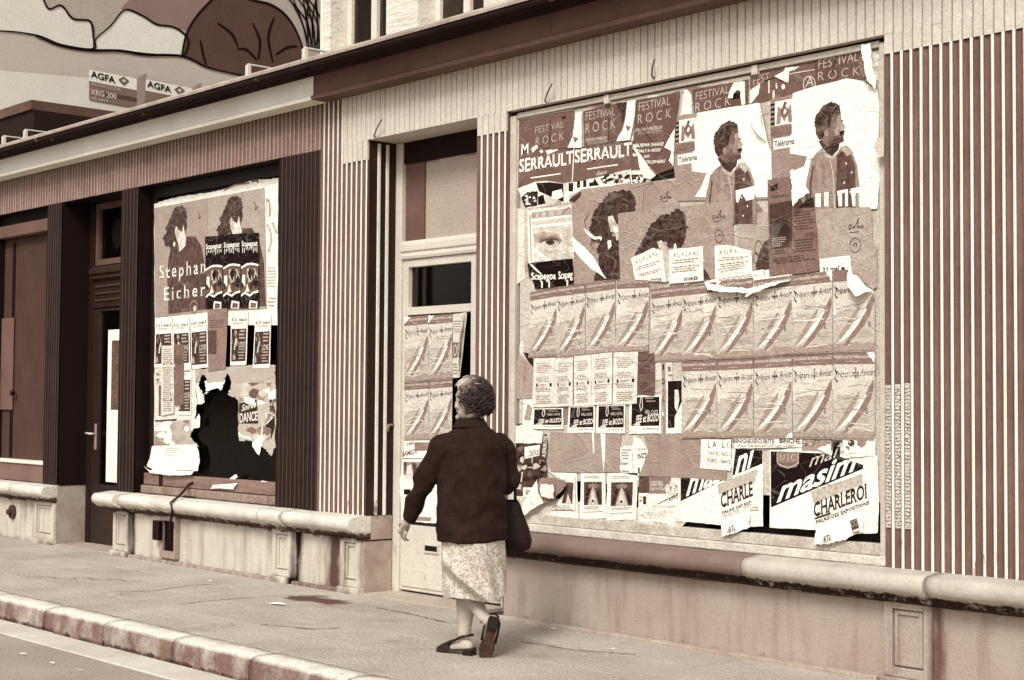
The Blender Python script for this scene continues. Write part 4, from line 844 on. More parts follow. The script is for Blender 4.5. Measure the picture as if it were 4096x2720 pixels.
def tvposter(m, lay, label, col, white, torn, man, letters, flaps=()):
    g = col; sh = [('poly', 246, white)]
    sx, sy, k = g; P = lambda x, y: (sx + x * k, sy + y * k - x * k * .17)
    sh += [('rect', 30, *P(5, 40 + 30 * i), sx + 40 * k, P(5, 62 + 30 * i)[1]) for i in range(0)]
    for i in range(5): a, b = P(0, 45 + i * 48), P(42, 45 + i * 48); sh.append(('poly', 22, [a, b, (b[0], b[1] + 24 * k), (a[0], a[1] + 24 * k)]))
    sh += [('poly', 246, [P(45, 30), P(225, 30), P(225, 275), P(45, 275)]), ('poly', 125, [P(58, 262), P(75, 75), P(142, 175), P(205, 75), P(220, 262), P(180, 262), P(172, 190), P(142, 250), P(108, 190), P(100, 262)]),
           ('ring', 98, *P(140, 150), 42 * k, 55 * k, .42), ('poly', 98, [P(100, 150), P(140, 40), P(165, 60), P(125, 165)]), ('poly', 108, [P(0, 290), P(215, 290), P(215, 390), P(0, 390)]), ('stroke', 70, [P(0, 365), P(150, 352)], 2),
           ('poly', 246, [P(30, 405), P(245, 405), P(245, 515), P(30, 515)]), ('textq', 40, 'Télérama', P(38, 492), P(240, 492), P(38, 428), 'bold')]
    return poster(label, 'poster', torn, m, Y2, lay, 132, sh + man + letters, flaps=flaps)
def man(ox, oy, k):                      # laughing man in profile, curly hair, open shirt over a dark one
    P = lambda *pts: [(ox + x * k, oy + y * k) for x, y in pts]
    return [('poly', '128c', P((-60, 560), (-10, 500), (60, 440), (120, 470), (180, 520), (240, 440), (300, 470), (355, 500), (400, 620), (420, 800), (430, 1060), (-120, 1060), (-110, 800))),
        ('poly', '74c', P((195, 520), (245, 480), (330, 500), (380, 640), (385, 1060), (190, 1060))), ('poly', '160f', P((60, 440), (120, 430), (190, 540), (150, 560), (70, 520))), ('poly', '165f', P((230, 430), (300, 420), (360, 490), (300, 530), (250, 470))),
        ('ell', 225, *P((290, 600))[0], 8 * k, 12 * k), ('ell', 225, *P((345, 690))[0], 8 * k, 12 * k), ('ell', 225, *P((270, 790))[0], 8 * k, 12 * k), ('ell', 225, *P((330, 880))[0], 8 * k, 12 * k), ('ell', 225, *P((285, 980))[0], 8 * k, 12 * k),
        ('poly', '52f', P((15, 380), (60, 360), (170, 420), (225, 400), (215, 460), (150, 530), (100, 500), (50, 440))),
        ('poly', '98f', P((40, 130), (180, 60), (225, 40), (240, 150), (255, 200), (285, 235), (268, 262), (275, 300), (262, 330), (268, 380), (200, 410), (110, 430), (60, 400), (20, 300))),
        ('poly', '128f', P((190, 120), (225, 105), (240, 150), (255, 200)) + P((285, 235), (268, 262), (272, 300), (225, 310), (180, 330), (170, 280), (200, 220))), ('poly', '78f', P((190, 60), (228, 45), (238, 110), (200, 130), (170, 160))), ('poly', '70f', P((110, 400), (180, 350), (262, 340), (266, 378), (200, 408), (120, 428))), ('poly', 152, P((235, 170), (285, 235), (268, 262), (272, 300), (240, 310), (230, 250))), ('poly', '50h', P((-25, 200), (-15, 130), (30, 70), (60, 30), (130, -10), (190, 0), (230, 30), (222, 60), (180, 85), (150, 150), (130, 240), (90, 260), (70, 330), (30, 370), (-10, 310))),
        ('ell', 135, *P((95, 300))[0], 22 * k, 32 * k), ('poly', 40, P((222, 288), (268, 270), (276, 285), (255, 312), (235, 330), (228, 310))), ('poly', 40, P((238, 178), (262, 168), (262, 180), (242, 190))), ('stroke', 200, P((130, 560), (160, 700), (170, 900), (175, 1040)), 4 * k), ('stroke', 75, P((-40, 620), (-60, 800), (-70, 1060)), 8 * k)]
bl = [('poly', 248, [(675, 1575), (880, 1525), (885, 1570), (860, 1660), (780, 1680), (740, 1600), (700, 1700), (680, 1690)])]
tvposter(D2, 4, 'poster of a laughing curly haired man, torn white diagonal at its right', (62, 845, 1.0 * .93), [(285, 790), (600, 735), (915, 690), (1000, 1090), (1035, 1200), (1040, 1640), (260, 1640), (330, 1530), (380, 1400), (232, 1380), (228, 1300)], [(55, 830), (285, 790), (600, 735), (915, 690), (975, 900), (1010, 1100), (1035, 1250), (1040, 1660), (90, 1680), (50, 1300)], man(475, 880, .97), bl,
    flaps=(([(800, 715), (918, 692), (960, 880), (1000, 1090), (900, 960), (840, 840)], [.004, .006, .03, .012, .035, .02], 250),))
bl2 = [('rect', 248, 1485, 1605, 1540, 1740), ('rect', 248, 1575, 1590, 1618, 1735), ('poly', 248, [(1705, 1580), (1815, 1560), (1815, 1735), (1785, 1735), (1785, 1600), (1755, 1600), (1755, 1735), (1722, 1735)]), ('poly', 248, [(1840, 1558), (1945, 1535), (1945, 1735), (1925, 1735), (1925, 1600), (1890, 1600), (1890, 1735), (1862, 1735)])]
tvposter(D2, 5, 'poster of a laughing moustached man, wide white margin at its right', (1030, 655, 1.0), [(1255, 590), (1480, 520), (1700, 470), (1800, 440), (1950, 465), (2110, 560), (2130, 700), (2120, 1100), (2180, 1180), (2130, 1500), (2110, 1760), (1400, 1770), (1235, 1500), (1232, 1390), (1370, 1330), (1400, 1230), (1225, 1200), (1225, 1150)], [(1030, 655), (1250, 600), (1480, 520), (1700, 468), (1800, 438), (1950, 465), (2062, 440), (2110, 560), (2132, 700), (2120, 1100), (2182, 1180), (2130, 1500), (2108, 1760), (1300, 1780), (1045, 1790)], man(1500, 690, 1.02), bl2,
    flaps=(([(1235, 1385), (1260, 1360), (1380, 1480), (1465, 1605), (1390, 1660), (1325, 1745), (1280, 1560)], [.004, .01, .02, .035, .05, .06, .03], 250),))
poster('narrow white strip stuck over the window edge beside the moustached man', 'torn paper', [(2185, 1055), (2245, 1045), (2248, 1240), (2195, 1255), (2140, 1150)], D2, -.018, 1, 205, rag=3)
# ------------------------------------------------ middle of the wide window
poster('poster with a close-up of one eye under pale bars, slashed by white rips', 'poster', [(232, 462), (815, 390), (830, 730), (842, 1190), (255, 1175)], E2, Y2, 3, 226,
    [('poly', 150, [(250, 500), (812, 430), (815, 520), (255, 590)]), ('poly', 190, [(345, 500), (385, 495), (385, 555), (345, 560)]), ('poly', 190, [(430, 490), (480, 482), (480, 545), (430, 552)]), ('poly', 190, [(520, 480), (580, 470), (580, 535), (520, 542)]), ('poly', 175, [(630, 465), (690, 455), (690, 515), (630, 525)]), ('stroke', 120, [(690, 520), (740, 450), (790, 425)], 9),
     ('poly', 246, [(285, 575), (818, 520), (818, 545), (285, 605)]), ('poly', 246, [(300, 665), (818, 610), (818, 640), (300, 695)]), ('poly', 200, [(305, 615), (815, 550), (815, 600), (305, 655)]), ('poly', '196f', [(310, 700), (815, 640), (830, 1090), (330, 1130)]),
     ('poly', '150f', [(310, 770), (450, 740), (640, 780), (690, 850), (640, 900), (430, 900), (340, 880)]), ('ell', '118f', 540, 860, 150, 60), ('ell', '190f', 530, 890, 120, 42), ('ell', 66, 535, 880, 58, 36), ('ell', 30, 535, 880, 26, 22), ('stroke', 70, [(400, 880), (470, 850), (550, 835), (640, 850)], 10), ('stroke', 165, [(450, 980), (540, 1010), (640, 990)], 10),
     ('poly', 246, [(330, 960), (420, 1020), (560, 1130), (640, 1200), (650, 1240), (540, 1180), (440, 1100), (330, 990)]), ('poly', 246, [(305, 740), (320, 980), (330, 1130), (310, 1130), (295, 760)]), ('poly', 244, [(255, 480), (290, 480), (320, 1140), (255, 1160)]), ('poly', 165, [(262, 520), (285, 520), (300, 1130), (280, 1130)])], rag=3)
poster('large dark edged slip of black paper with dripping white letters under the eye poster', 'poster', [(245, 1160), (550, 1120), (835, 1095), (848, 1440), (345, 1490), (320, 1400), (262, 1330)], E2, Y2, 5, 8, [('textq', 244, 'Scapegoa', (295, 1405), (615, 1395), (295, 1275), 'bold serif'), ('textq', 244, 'Scapeg', (650, 1400), (840, 1380), (650, 1260), 'bold serif'), ('rect', 244, 425, 1390, 445, 1475), ('rect', 244, 520, 1385, 540, 1470), ('rect', 244, 758, 1370, 778, 1450), ('poly', 244, [(270, 1160), (300, 1165), (440, 1300), (420, 1300), (330, 1230)])])
HAIR = [(1110, 480), (1170, 380), (1270, 290), (1310, 225), (1420, 215), (1480, 190), (1580, 205), (1630, 270), (1650, 390), (1650, 480), (1560, 490), (1430, 505), (1440, 560), (1440, 850), (1430, 1050), (1450, 1070), (1455, 1360), (1110, 1392), (1150, 1200), (1180, 1030), (1130, 1000), (1180, 900), (1060, 870), (1100, 800), (1040, 720), (1070, 600)]
SG = lambda ox, oy, k: [('stroke', 70, [(ox + a * k, oy + b * k) for a, b in ((0, 70), (12, 45), (30, 40), (18, 75), (6, 82), (40, 70), (52, 50), (55, 75), (80, 20), (95, -20), (82, 70), (100, 45), (104, 72), (128, 40), (122, 70), (142, 55))], 3.2 * k), ('stroke', 75, [(ox + 22 * k, oy + 108 * k), (ox + 95 * k, oy + 100 * k)], 3.2 * k)]
poster('big grey singer poster with dark hair over the face, ripped by a long white tear', 'poster', [(930, 190), (1560, 110), (2205, 65), (2230, 600), (2245, 1380), (1455, 1360), (845, 1450), (815, 380), (770, 330)], E2, Y2, 2, 140,
    [('poly', '46h', HAIR), ('blobs', (62, 74, 84), 1250, 230, 1630, 480, 26, 26), ('poly', '190f', [(1285, 545), (1350, 530), (1390, 620), (1440, 680), (1440, 830), (1400, 860), (1380, 760), (1320, 740)]), ('poly', 235, [(1350, 660), (1430, 690), (1438, 740), (1370, 740)]), ('poly', 234, [(1280, 860), (1325, 850), (1335, 930), (1290, 980)]), ('ell', 150, 1365, 785, 22, 18)] + SG(1965, 230, 1.1)
    + [('poly', 62, [(770, 330), (850, 270), (940, 215), (930, 280), (850, 360)]), ('stroke', 118, [(1580, 180), (1700, 150), (1880, 100), (1760, 200), (1740, 500)], 5), ('stroke', 90, [(1040, 510), (980, 600), (1000, 680)], 5), ('stroke', 90, [(1170, 860), (1060, 900), (1110, 980)], 6),
       ('poly', 247, [(720, 740), (790, 770), (880, 860), (1000, 960), (1090, 1060), (1160, 1170), (1210, 1270), (1272, 1365), (1250, 1350), (1160, 1280), (1060, 1220), (950, 1110), (860, 1010), (760, 960), (735, 880)]), ('poly', 246, [(970, 698), (1060, 760), (1120, 810), (1190, 800), (1215, 825), (1195, 862), (1180, 835), (1110, 845), (1020, 780)])])
c2e = lambda x, y: ((1544.8 + .2279 * x - 1175.9) / .1764, (.2279 * y) / .1764)      # neighbouring close-up -> this one
poster('grey singer poster with a scrawled signature and round stamp, dark hair at its left', 'poster', [(1430, 505), (1860, 455), c2e(140, 320), c2e(400, 285), c2e(652, 258), c2e(648, 1035), c2e(380, 1075), (1460, 1400)], E2, Y2, 6, 142,
    [('poly', '50h', [(1640, 1060), (1700, 950), (1760, 840), (1840, 680), (1960, 560), (2000, 515), (2100, 520), (2200, 430), (2280, 480), c2e(160, 400), c2e(180, 560), c2e(160, 700), c2e(100, 745), (2100, 960), (2060, 880), (1960, 900), (1940, 1000), (1780, 1020)]), ('blobs', (70, 84, 60), 1980, 540, 2380, 800, 26, 26), ('poly', '184f', [(1940, 880), (2000, 850), (2040, 920), (2090, 1000), (2100, 1390), (2060, 1390), (2020, 1040)]), ('poly', 230, [(2160, 930), (2180, 890), (2200, 940), (2200, 970), (2155, 970)])]
    + SG(*c2e(440, 370), 1.25) + [('ring', 78, *c2e(512, 620), 56, 90, .13), ('stroke', 80, [c2e(490, 625), c2e(520, 600), c2e(538, 620)], 5), ('poly', 60, [c2e(355, 940), c2e(400, 1000), c2e(430, 1060), c2e(360, 1060)])])
poster('grey singer poster mostly hidden behind the dark leaflet', 'poster', [(690, 392), (1015, 376), (1030, 1000), (850, 1010), (690, 900)], F2, Y2, 3, 150, [('poly', '58h', [(1020, 640), (960, 680), (920, 760), (890, 860), (880, 960), (1025, 960)]), ('ring', 85, 905, 740, 40, 80, .16), ('ring', 85, 880, 840, 30, 60, .2), ('stroke', 84, [(870, 780), (910, 830), (880, 920), (910, 960)], 6)])
poster('grey singer poster with signature and round stamp under the moustached man', 'poster', [(1470, 355), (1740, 335), (2040, 325), (2055, 380), (2060, 700), (2105, 720), (2110, 1130), (2070, 1165), (1860, 990), (1535, 1010)], F2, Y2, 6, 146, SG(1815, 460, 1.15) + [('ring', 84, 1890, 712, 58, 78, .12), ('stroke', 84, [(1865, 720), (1885, 690), (1910, 700), (1895, 730)], 5)])
poster('dark leaflet with a darker picture block and small print, hanging to the right of it', 'leaflet', [(1005, 52), (1238, 15), (1310, 330), (1400, 270), (1478, 235), (1510, 600), (1532, 972), (1028, 1032), (1015, 500)], F2, Y2, 8, 108,
    [('poly', 66, [(1022, 300), (1255, 260), (1258, 728), (1035, 760)]), ('poly', 48, [(1060, 520), (1120, 440), (1200, 470), (1240, 580), (1200, 680), (1060, 700)]), ('poly', 42, [(1035, 120), (1110, 85), (1112, 150), (1040, 170)]), ('lines', 165, 1045, 640, 1200, 740, 5, -.08), ('lines', 66, 1280, 380, 1480, 580, 7, -.12), ('lines', 64, 1390, 590, 1500, 640, 3, -.1), ('lines', 64, 1060, 770, 1220, 820, 2, -.1), ('lines', 66, 1040, 850, 1500, 920, 3, -.12), ('lines', 72, 1030, 220, 1250, 250, 2, -.15), ('lines', 66, 1270, 660, 1500, 800, 5, -.1), ('poly', 40, [(1320, 335), (1395, 265), (1470, 225), (1480, 330), (1400, 330)])])
KT = lambda t, y2=.25: [('text', 70, 'KURSAAL', .14, .12, .88, .24, 'thin wide'), ('lines', 120, .1, .32, .92, .46, 2), ('lines', 120, .08, .52, .92, .72, 3), ('text', 70, t, .45, .84, .85, .95, 'bold serif')]
poster('white leaflet headed KURSAAL leaning left with a peaked top corner', 'leaflet', [(0, .05), (.74, -.25), (1, -.06), (1, 1), (.08, .95)], quadmap([(1600, 1075), (2022, 1030), (2062, 1400), (1630, 1385)], CE, Y2), Y2, 7.5, 236, [('textq', 70, 'KURSAAL', (.17, .32), (.86, .02), (.14, .16), 'thin wide'), ('lines', 120, .12, .44, .92, .60, 2, -.28), ('lines', 120, .18, .72, .95, .85, 2, -.28), ('text', 70, 'INVITÉ', .55, .86, .88, .96, 'bold serif')])
poster('white leaflet headed KURSAAL standing upright between the other two', 'leaflet', UNIT, quadmap([(8, 760), (352, 720), (357, 1072), (8, 1102)], CF, Y2), Y2, 7.5, 236, KT('SOIRÉE'))
poster('white leaflet headed KURSAAL with its top right corner folded', 'leaflet', [(0, .02), (.37, -.06), (1, .08), (1, 1), (0, 1)], quadmap([(470, 712), (842, 750), (852, 985), (476, 1062)], CF, Y2), Y2, 7.5, 236, [('textq', 70, 'KURS', (.14, .28), (.6, .2), (.14, .13), 'thin wide'), ('lines', 120, .1, .36, .95, .5, 2, -.05), ('lines', 120, .08, .56, .95, .86, 4, -.06), ('poly', 248, [(.42, -.04), (1, .08), (1, .14), (.62, .14)])])
m21 = [('textq', 30, '21 mai', (675, 1145), (855, 1118), (675, 1088), 'bold serif'), ('poly', 110, [(875, 1078), (912, 1072), (912, 1118), (876, 1124)]), ('lines', 140, 500, 1055, 940, 1090, 2, -.15)]
poster('white strip dated 21 mai, broken off under the folded leaflet', 'leaflet', [(360, 1085), (480, 1055), (700, 1010), (965, 955), (985, 1118), (840, 1150), (500, 1135), (430, 1130)], F2, Y2, 8.5, 238, m21, rag=3, flaps=(([(380, 1092), (600, 1135), (845, 1150), (862, 1196), (600, 1192), (458, 1166)], [.004, .012, .01, .05, .055, .05], 250),))
poster('white strip dated 21 mai, under the dark leaflet', 'leaflet', [(975, 965), (1022, 960), (1028, 1032), (1258, 1006), (1252, 1085), (1010, 1112), (985, 1112)], F2, Y2, 8.5, 238, [('textq', 30, '21 mai', (1065, 1095), (1250, 1052), (1065, 1048), 'bold serif'), ('poly', 110, [(1010, 1065), (1045, 1060), (1045, 1105), (1010, 1110)])], flaps=(([(835, 1240), (852, 1150), (1000, 1110), (1252, 1058), (1245, 1075), (1000, 1165)], [.05, .02, .012, .006, .02, .045], 250),))
poster('white strip dated 21 mai, beside the grey poster with the round stamp', 'leaflet', [(1535, 850), (1842, 818), (1862, 985), (1700, 975), (1536, 1000)], F2, Y2, 8.5, 240, [('textq', 30, '21 mai', (1565, 985), (1735, 965), (1565, 938), 'bold serif'), ('rect', 60, 1755, 935, 1790, 965)])
# ------------------------------------------------ the sailing posters
def sail(seed):
    r = random.Random(seed); sh = [('rect', 112, 0, 0, 1, .135), ('text', 215, 'ECOLE DES ARTS ET METIERS LA LOUVIERE', .03, .035, .97, .068, 'bold'), ('lines', 180, .3, .1, .62, .118, 1),
        ('poly', 176, [(0, .55), (.35, .48), (.7, .5), (1, .42), (1, 1), (0, 1)]), ('textq', 62, 'Prépare ton Avenir', (.05, .315), (.99, .285), (.05, .215), 'serif it'), ('poly', 30, [(.03, .17), (.07, .2), (.1, .23), (.085, .245), (.05, .215)]), ('poly', 30, [(.05, .31), (.03, .27), (.1, .325), (.13, .33), (.09, .345)]), ('rect', 66, .54, .17, .56, .30), ('rect', 60, .5, .235, .62, .25),
        ('poly', 118, [(.97, .30), (.99, .40), (.90, .55), (.76, .68), (.56, .80), (.34, .92), (.12, .97), (.3, .88), (.5, .74), (.66, .60), (.80, .46)]), ('poly', 232, [(.78, .48), (.82, .49), (.6, .68), (.40, .80), (.1, .9), (.34, .76), (.56, .62)]), ('poly', 138, [(.62, .45), (.66, .46), (.46, .66), (.26, .79), (.03, .9), (.22, .74), (.42, .58)]),
        ('poly', 200, [(.66, .5), (.74, .48), (.62, .6), (.56, .62)]), ('text', 220, '29', .62, .50, .72, .545, 'bold'), ('textq', 48, 'E', (.79, .70), (.85, .70), (.79, .64), 'n'), ('lines', 140, .6, .745, .97, .84, 4), ('lines', 160, .08, .5, .5, .54, 2),
        ('poly', 142, [(0, .93), (.2, .9), (.38, .93), (.55, .875), (.7, .9), (.85, .885), (1, .9), (1, 1), (0, 1)]), ('stroke', 96, [(.02, .985), (.98, .985)], .004)]
    for tn in (196, 218, 150):
        cx, cy = r.uniform(.1, .9), r.uniform(.25, .9); sh.insert(3, ('poly', tn if tn != 150 else 188, ragged([(max(0, cx - r.uniform(.1, .4)), max(.14, cy - r.uniform(.02, .1))), (min(1, cx + r.uniform(.1, .4)), max(.14, cy - r.uniform(.02, .12))), (min(1, cx + r.uniform(.1, .4)), min(1, cy + r.uniform(.02, .1))), (max(0, cx - r.uniform(.1, .4)), min(1, cy + r.uniform(.02, .12)))], .008, 5, seed + tn)))
    for i in range(4):
        y = r.uniform(.2, .95); x = r.uniform(0, .4); sh.append(('stroke', 236, [(x, y), (x + .25, y + r.uniform(-.03, .02)), (x + .55, y + r.uniform(-.03, .03))], .004))
        y = r.uniform(.35, .95); sh.append(('stroke', 130, [(x, y), (x + .3, y + r.uniform(-.03, .03)), (x + .6, y + r.uniform(-.05, .03))], .003))
    if r.random() < .45: x, y = r.choice(((0, 0), (1, 0), (0, 1), (1, 1))); sx, sy = (1 if x == 0 else -1), (1 if y == 0 else -1); sh.append(('poly', 246, ragged([(x, y), (x + sx * r.uniform(.1, .35), y), (x, y + sy * r.uniform(.04, .14))], .012, 5, seed)))
    return sh
SL_ = 'pale school poster with a curved sail, '
rows = [(T11, ((1312, 452), (1497, 417), (1497, 893), (1300, 906)), 4), (T11, ((1497, 417), (1692, 391), (1692, 890), (1497, 911)), 5), (T11, ((1695, 391), (1900, 362), (1900, 870), (1695, 889)), 4), (T11, ((1914, 362), (2136, 351), (2130, 862), (1902, 871)), 5), (T11, ((2147, 432), (2372, 404), (2372, 922), (2145, 938)), 4)]
rows += [(T21, c4, 9 + i % 2) for i, c4 in enumerate((((8, 407), (248, 381), (248, 915), (8, 926)), ((250, 381), (503, 352), (503, 905), (250, 918)), ((505, 372), (771, 337), (772, 881), (505, 906)), ((772, 340), (1050, 306), (1051, 870), (775, 885)), ((1052, 306), (1340, 281), (1341, 865), (1052, 870))))]
for i, (c, c4, lay) in enumerate(rows):
    if i == 9:
        poster(SL_ + 'its top right corner curled forward', 'poster', [(0, 0), (.4, 0), (.45, .1), (.98, .28), (1, 1), (0, 1)], quadmap(c4, c, Y2), Y2, lay, 206, [s for s in sail(i) if not (s[0] == 'text' and 'ECOLE' in str(s[2])) and s[0] != 'textq' and not (s[0] == 'rect' and s[1] == 112)] + [('poly', 112, [(0, 0), (.4, 0), (.44, .1), (.44, .135), (0, .135)]), ('textq', 62, 'Prépare ton', (.05, .315), (.6, .295), (.05, .215), 'serif it'), ('textq', 48, 'E', (.86, .70), (.92, .70), (.86, .64), 'n')],
            flaps=(([(.38, 0), (.46, .02), (.98, .27), (.70, .34), (.48, .2)], [.004, .01, .012, .06, .05], 250),))
    else:
        poster(SL_ + ORD[i] + ' in the upper row from the pale door', 'poster', UNIT, quadmap(c4, c, Y2), Y2, lay, 206, sail(i), 'sailing posters, upper row')
for i, c4 in enumerate((((6, 930), (247, 921), (247, 1455), (4, 1462)), ((250, 921), (500, 908), (500, 1456), (250, 1460)), ((504, 906), (770, 890), (768, 1461), (504, 1460)), ((772, 886), (1048, 873), (1048, 1466), (772, 1464)), ((1052, 871), (1340, 866), (1336, 1476), (1050, 1470)))):
    poster(SL_ + ORD[i] + ' in the lower row from the pale door', 'poster', UNIT, quadmap(c4, T21, Y2), Y2, 8, 206, sail(20 + i), 'sailing posters, lower row')
Y3 = .272
for i, c4 in enumerate((((438, 626), (603, 611), (605, 1062), (438, 1072)), ((605, 616), (769, 601), (769, 1050), (607, 1060)))):
    poster(SL_ + 'upper pair on door, ' + ('next to the handle' if i == 0 else 'next to the peeling poster'), 'poster', UNIT, quadmap(c4, T11, Y3), Y3, 2, 206, sail(40 + i), 'sailing posters on the door, upper pair')
for i, c4 in enumerate((((438, 1076), (606, 1064), (606, 1471), (438, 1476)), ((608, 1064), (771, 1050), (766, 1471), (608, 1476)))):
    poster(SL_ + 'lower pair on door, ' + ('next to the handle' if i == 0 else 'beside the woman\'s head'), 'poster', UNIT, quadmap(c4, T11, Y3), Y3, 2, 206, sail(50 + i), 'sailing posters on the door, lower pair')
M3 = pxmap(T11, Y3)
poster('pale poster peeling off the right side of the door glass', 'poster', [(770, 605), (865, 590), (868, 620), (820, 1040), (770, 1045)], M3, Y3, 1, 214, [('lines', 110, 775, 650, 850, 740, 5), ('rect', 100, 772, 800, 828, 905), ('textq', 225, 'OO', (776, 895), (826, 888), (776, 815), 'thin'), ('lines', 120, 772, 945, 815, 1030, 4)], flaps=(([(850, 595), (868, 600), (845, 850), (820, 1040), (815, 900)], [.01, .03, .045, .02, .01], 225),))
poster('white backing paper down the lower door glass', 'backing paper', [(438, 1478), (770, 1470), (770, 1800), (765, 2030), (640, 2050), (420, 2030), (400, 1800)], M3, Y3, 0, 242, [('poly', 120, [(505, 1490), (700, 1490), (700, 1545), (505, 1550)]), ('textq', 90, 'SAMEDI', (420, 1590), (520, 1568), (420, 1555), 'bold'), ('textq', 70, '16H', (455, 1515), (500, 1505), (455, 1492), 'bold'), ('rect', 60, 425, 1600, 560, 1606), ('rect', 130, 428, 1625, 560, 1715), ('poly', 60, [(430, 1625), (455, 1625), (440, 1712)]), ('poly', 60, [(490, 1625), (520, 1640), (530, 1712), (500, 1712)]), ('poly', 225, [(455, 1660), (480, 1640), (495, 1712), (450, 1712)]), ('lines', 170, 425, 1725, 560, 1745, 2), ('rect', 10, 432, 1815, 478, 1850), ('poly', 130, [(505, 2000), (620, 2010), (620, 2035), (505, 2030)])], rag=3)
M1d = pxmap(T11, .318)
box('glass_note', U(246, 1000, .32), U(279, 1000, .32), .318, .3185, Zp(262, 1112, .32), Zp(262, 760, .32), paper(238), d1)
box('glass_note_print', U(255, 1000, .32), U(279, 1000, .32), .3165, .3175, Zp(262, 945, .32), Zp(262, 785, .32), mat(84, .8, var=20, vscale=20), d1)

# ------------------------------------------------ lower half of the wide window
for i, c4 in enumerate((((202, 168), (372, 162), (366, 560), (190, 562)), ((376, 168), (520, 158), (520, 552), (368, 558)), ((528, 152), (664, 138), (664, 546), (524, 552)), ((668, 138), (836, 118), (834, 536), (668, 546)), ((844, 122), (1040, 116), (1031, 532), (836, 542)))):
    poster('closely printed white handbill with two black squares, %s of five from the door' % ORD[i], 'handbill', UNIT, quadmap(c4, CG, Y2), Y2, 6 + i % 2, 222, [('lines', 125, .12, .1, .88, .32, 6), ('lines', 125, .12, .38, .88, .5, 4), ('rect', 25, .16, .515, .235, .58), ('rect', 25, .78, .51, .88, .58), ('lines', 120, .3, .53, .72, .58, 2), ('lines', 125, .1, .6, .9, .7, 3), ('lines', 125, .14, .76, .86, .95, 5)], 'printed handbills in a row')
poster('blank grey leaflet left of the printed handbills', 'leaflet', [(70, 130), (195, 240), (195, 490), (60, 490), (50, 300)], G2, Y2, 2, 140, [('poly', 40, [(110, 120), (160, 125), (200, 190), (195, 240), (150, 190)]), ('stroke', 110, [(125, 200), (120, 360)], 2)])
poster('white torn sheet with a grey wedge under the blank leaflet', 'torn paper', [(115, 495), (190, 500), (190, 740), (270, 760), (260, 850), (20, 850), (30, 720), (105, 700)], G2, Y2, 3, 235, [('poly', 145, [(150, 530), (185, 570), (170, 670), (120, 660)])], rag=3)
poster('plain dark leaflet right of the printed handbills', 'leaflet', [(1040, 122), (1172, 126), (1170, 470), (1034, 462)], G2, Y2, 5, 92, [('lines', 70, 1050, 180, 1165, 300, 5), ('lines', 70, 1050, 360, 1165, 450, 4)])
def bozo(t0_): return [('rect', 22, .07, .05, .95, .80), ('text', 190, 'HELL CATS', .5, .27 + t0_, .9, .37 + t0_, 'bold'), ('textq', 232, 'FEE et BOZO', (.22, .72), (.92, .68), (.24, .52), 'bold'), ('stroke', 220, [(.36, .05), (.33, .28), (.37, .42), (.42, .3), (.4, .05)], .012), ('poly', 215, [(.1, .78), (.3, .68), (.36, .76), (.34, .8)]), ('lines', 150, .5, .07, .85, .22, 2), ('lines', 130, .4, .86, .95, .92, 1), ('ell', 160, .9, .88, .04, .03)]
for i, (c4, t_) in enumerate(((((188, 570), (436, 565), (436, 736), (178, 736)), -.02), (((480, 552), (690, 545), (690, 765), (468, 766)), .0), (((705, 542), (936, 536), (932, 770), (700, 770)), .0), (((972, 466), (1222, 460), (1222, 771), (964, 774)), .12))):
    poster('small black gig poster with white hand lettering, %s of four from the door' % ORD[i], 'poster', UNIT, quadmap(c4, CG, Y2), Y2, 4, 244, bozo(t_), 'black gig posters in a row')
poster('black gig poster with its right half torn away to white', 'poster', [(1265, 345), (1420, 338), (1420, 770), (1260, 772)], G2, Y2, 3, 242, [('poly', 20, [(1275, 350), (1400, 345), (1395, 500), (1330, 640), (1330, 725), (1275, 728)]), ('poly', 225, [(1330, 420), (1360, 420), (1368, 500), (1350, 600), (1330, 560)]), ('poly', 238, [(1420, 490), (1380, 560), (1340, 700), (1420, 730)])])
poster('narrow grey strip with vertical letters between the gig posters', 'leaflet', [(1174, 200), (1310, 198), (1308, 345), (1256, 350), (1254, 770), (1230, 770), (1218, 340), (1174, 345)], G2, Y2, 2, 214, [('poly', 130, [(1222, 205), (1252, 205), (1254, 765), (1232, 765)]), ('text', 50, 'I', 1230, 215, 1244, 260), ('text', 50, 'D', 1228, 330, 1250, 375), ('text', 60, 'L', 1232, 470, 1250, 515), ('text', 235, 'K', 1228, 600, 1250, 630), ('rect', 100, 1275, 235, 1296, 272), ('text', 50, 'CON', 1275, 295, 1308, 312)])
poster('blank grey sheet with two white tears below the gig posters', 'poster', [(330, 752), (470, 768), (900, 772), (892, 880), (890, 1085), (560, 1085), (340, 1078), (300, 1000), (318, 870)], G2, Y2, 3, 140, [('poly', 246, [(665, 768), (682, 768), (684, 930), (676, 940)]), ('poly', 246, [(735, 770), (775, 772), (770, 960), (760, 1075), (748, 960)]), ('stroke', 115, [(330, 1078), (560, 1085)], 2)])
poster('blank grey sheet cut to a curved left edge below the gig posters', 'poster', [(1085, 775), (1500, 775), (1745, 850), (1745, 1150), (1300, 1120), (1040, 1112), (1080, 1020), (1118, 910), (1100, 840)], G2, Y2, 4, 140, [('stroke', 120, [(1200, 780), (1210, 1100)], 2)])
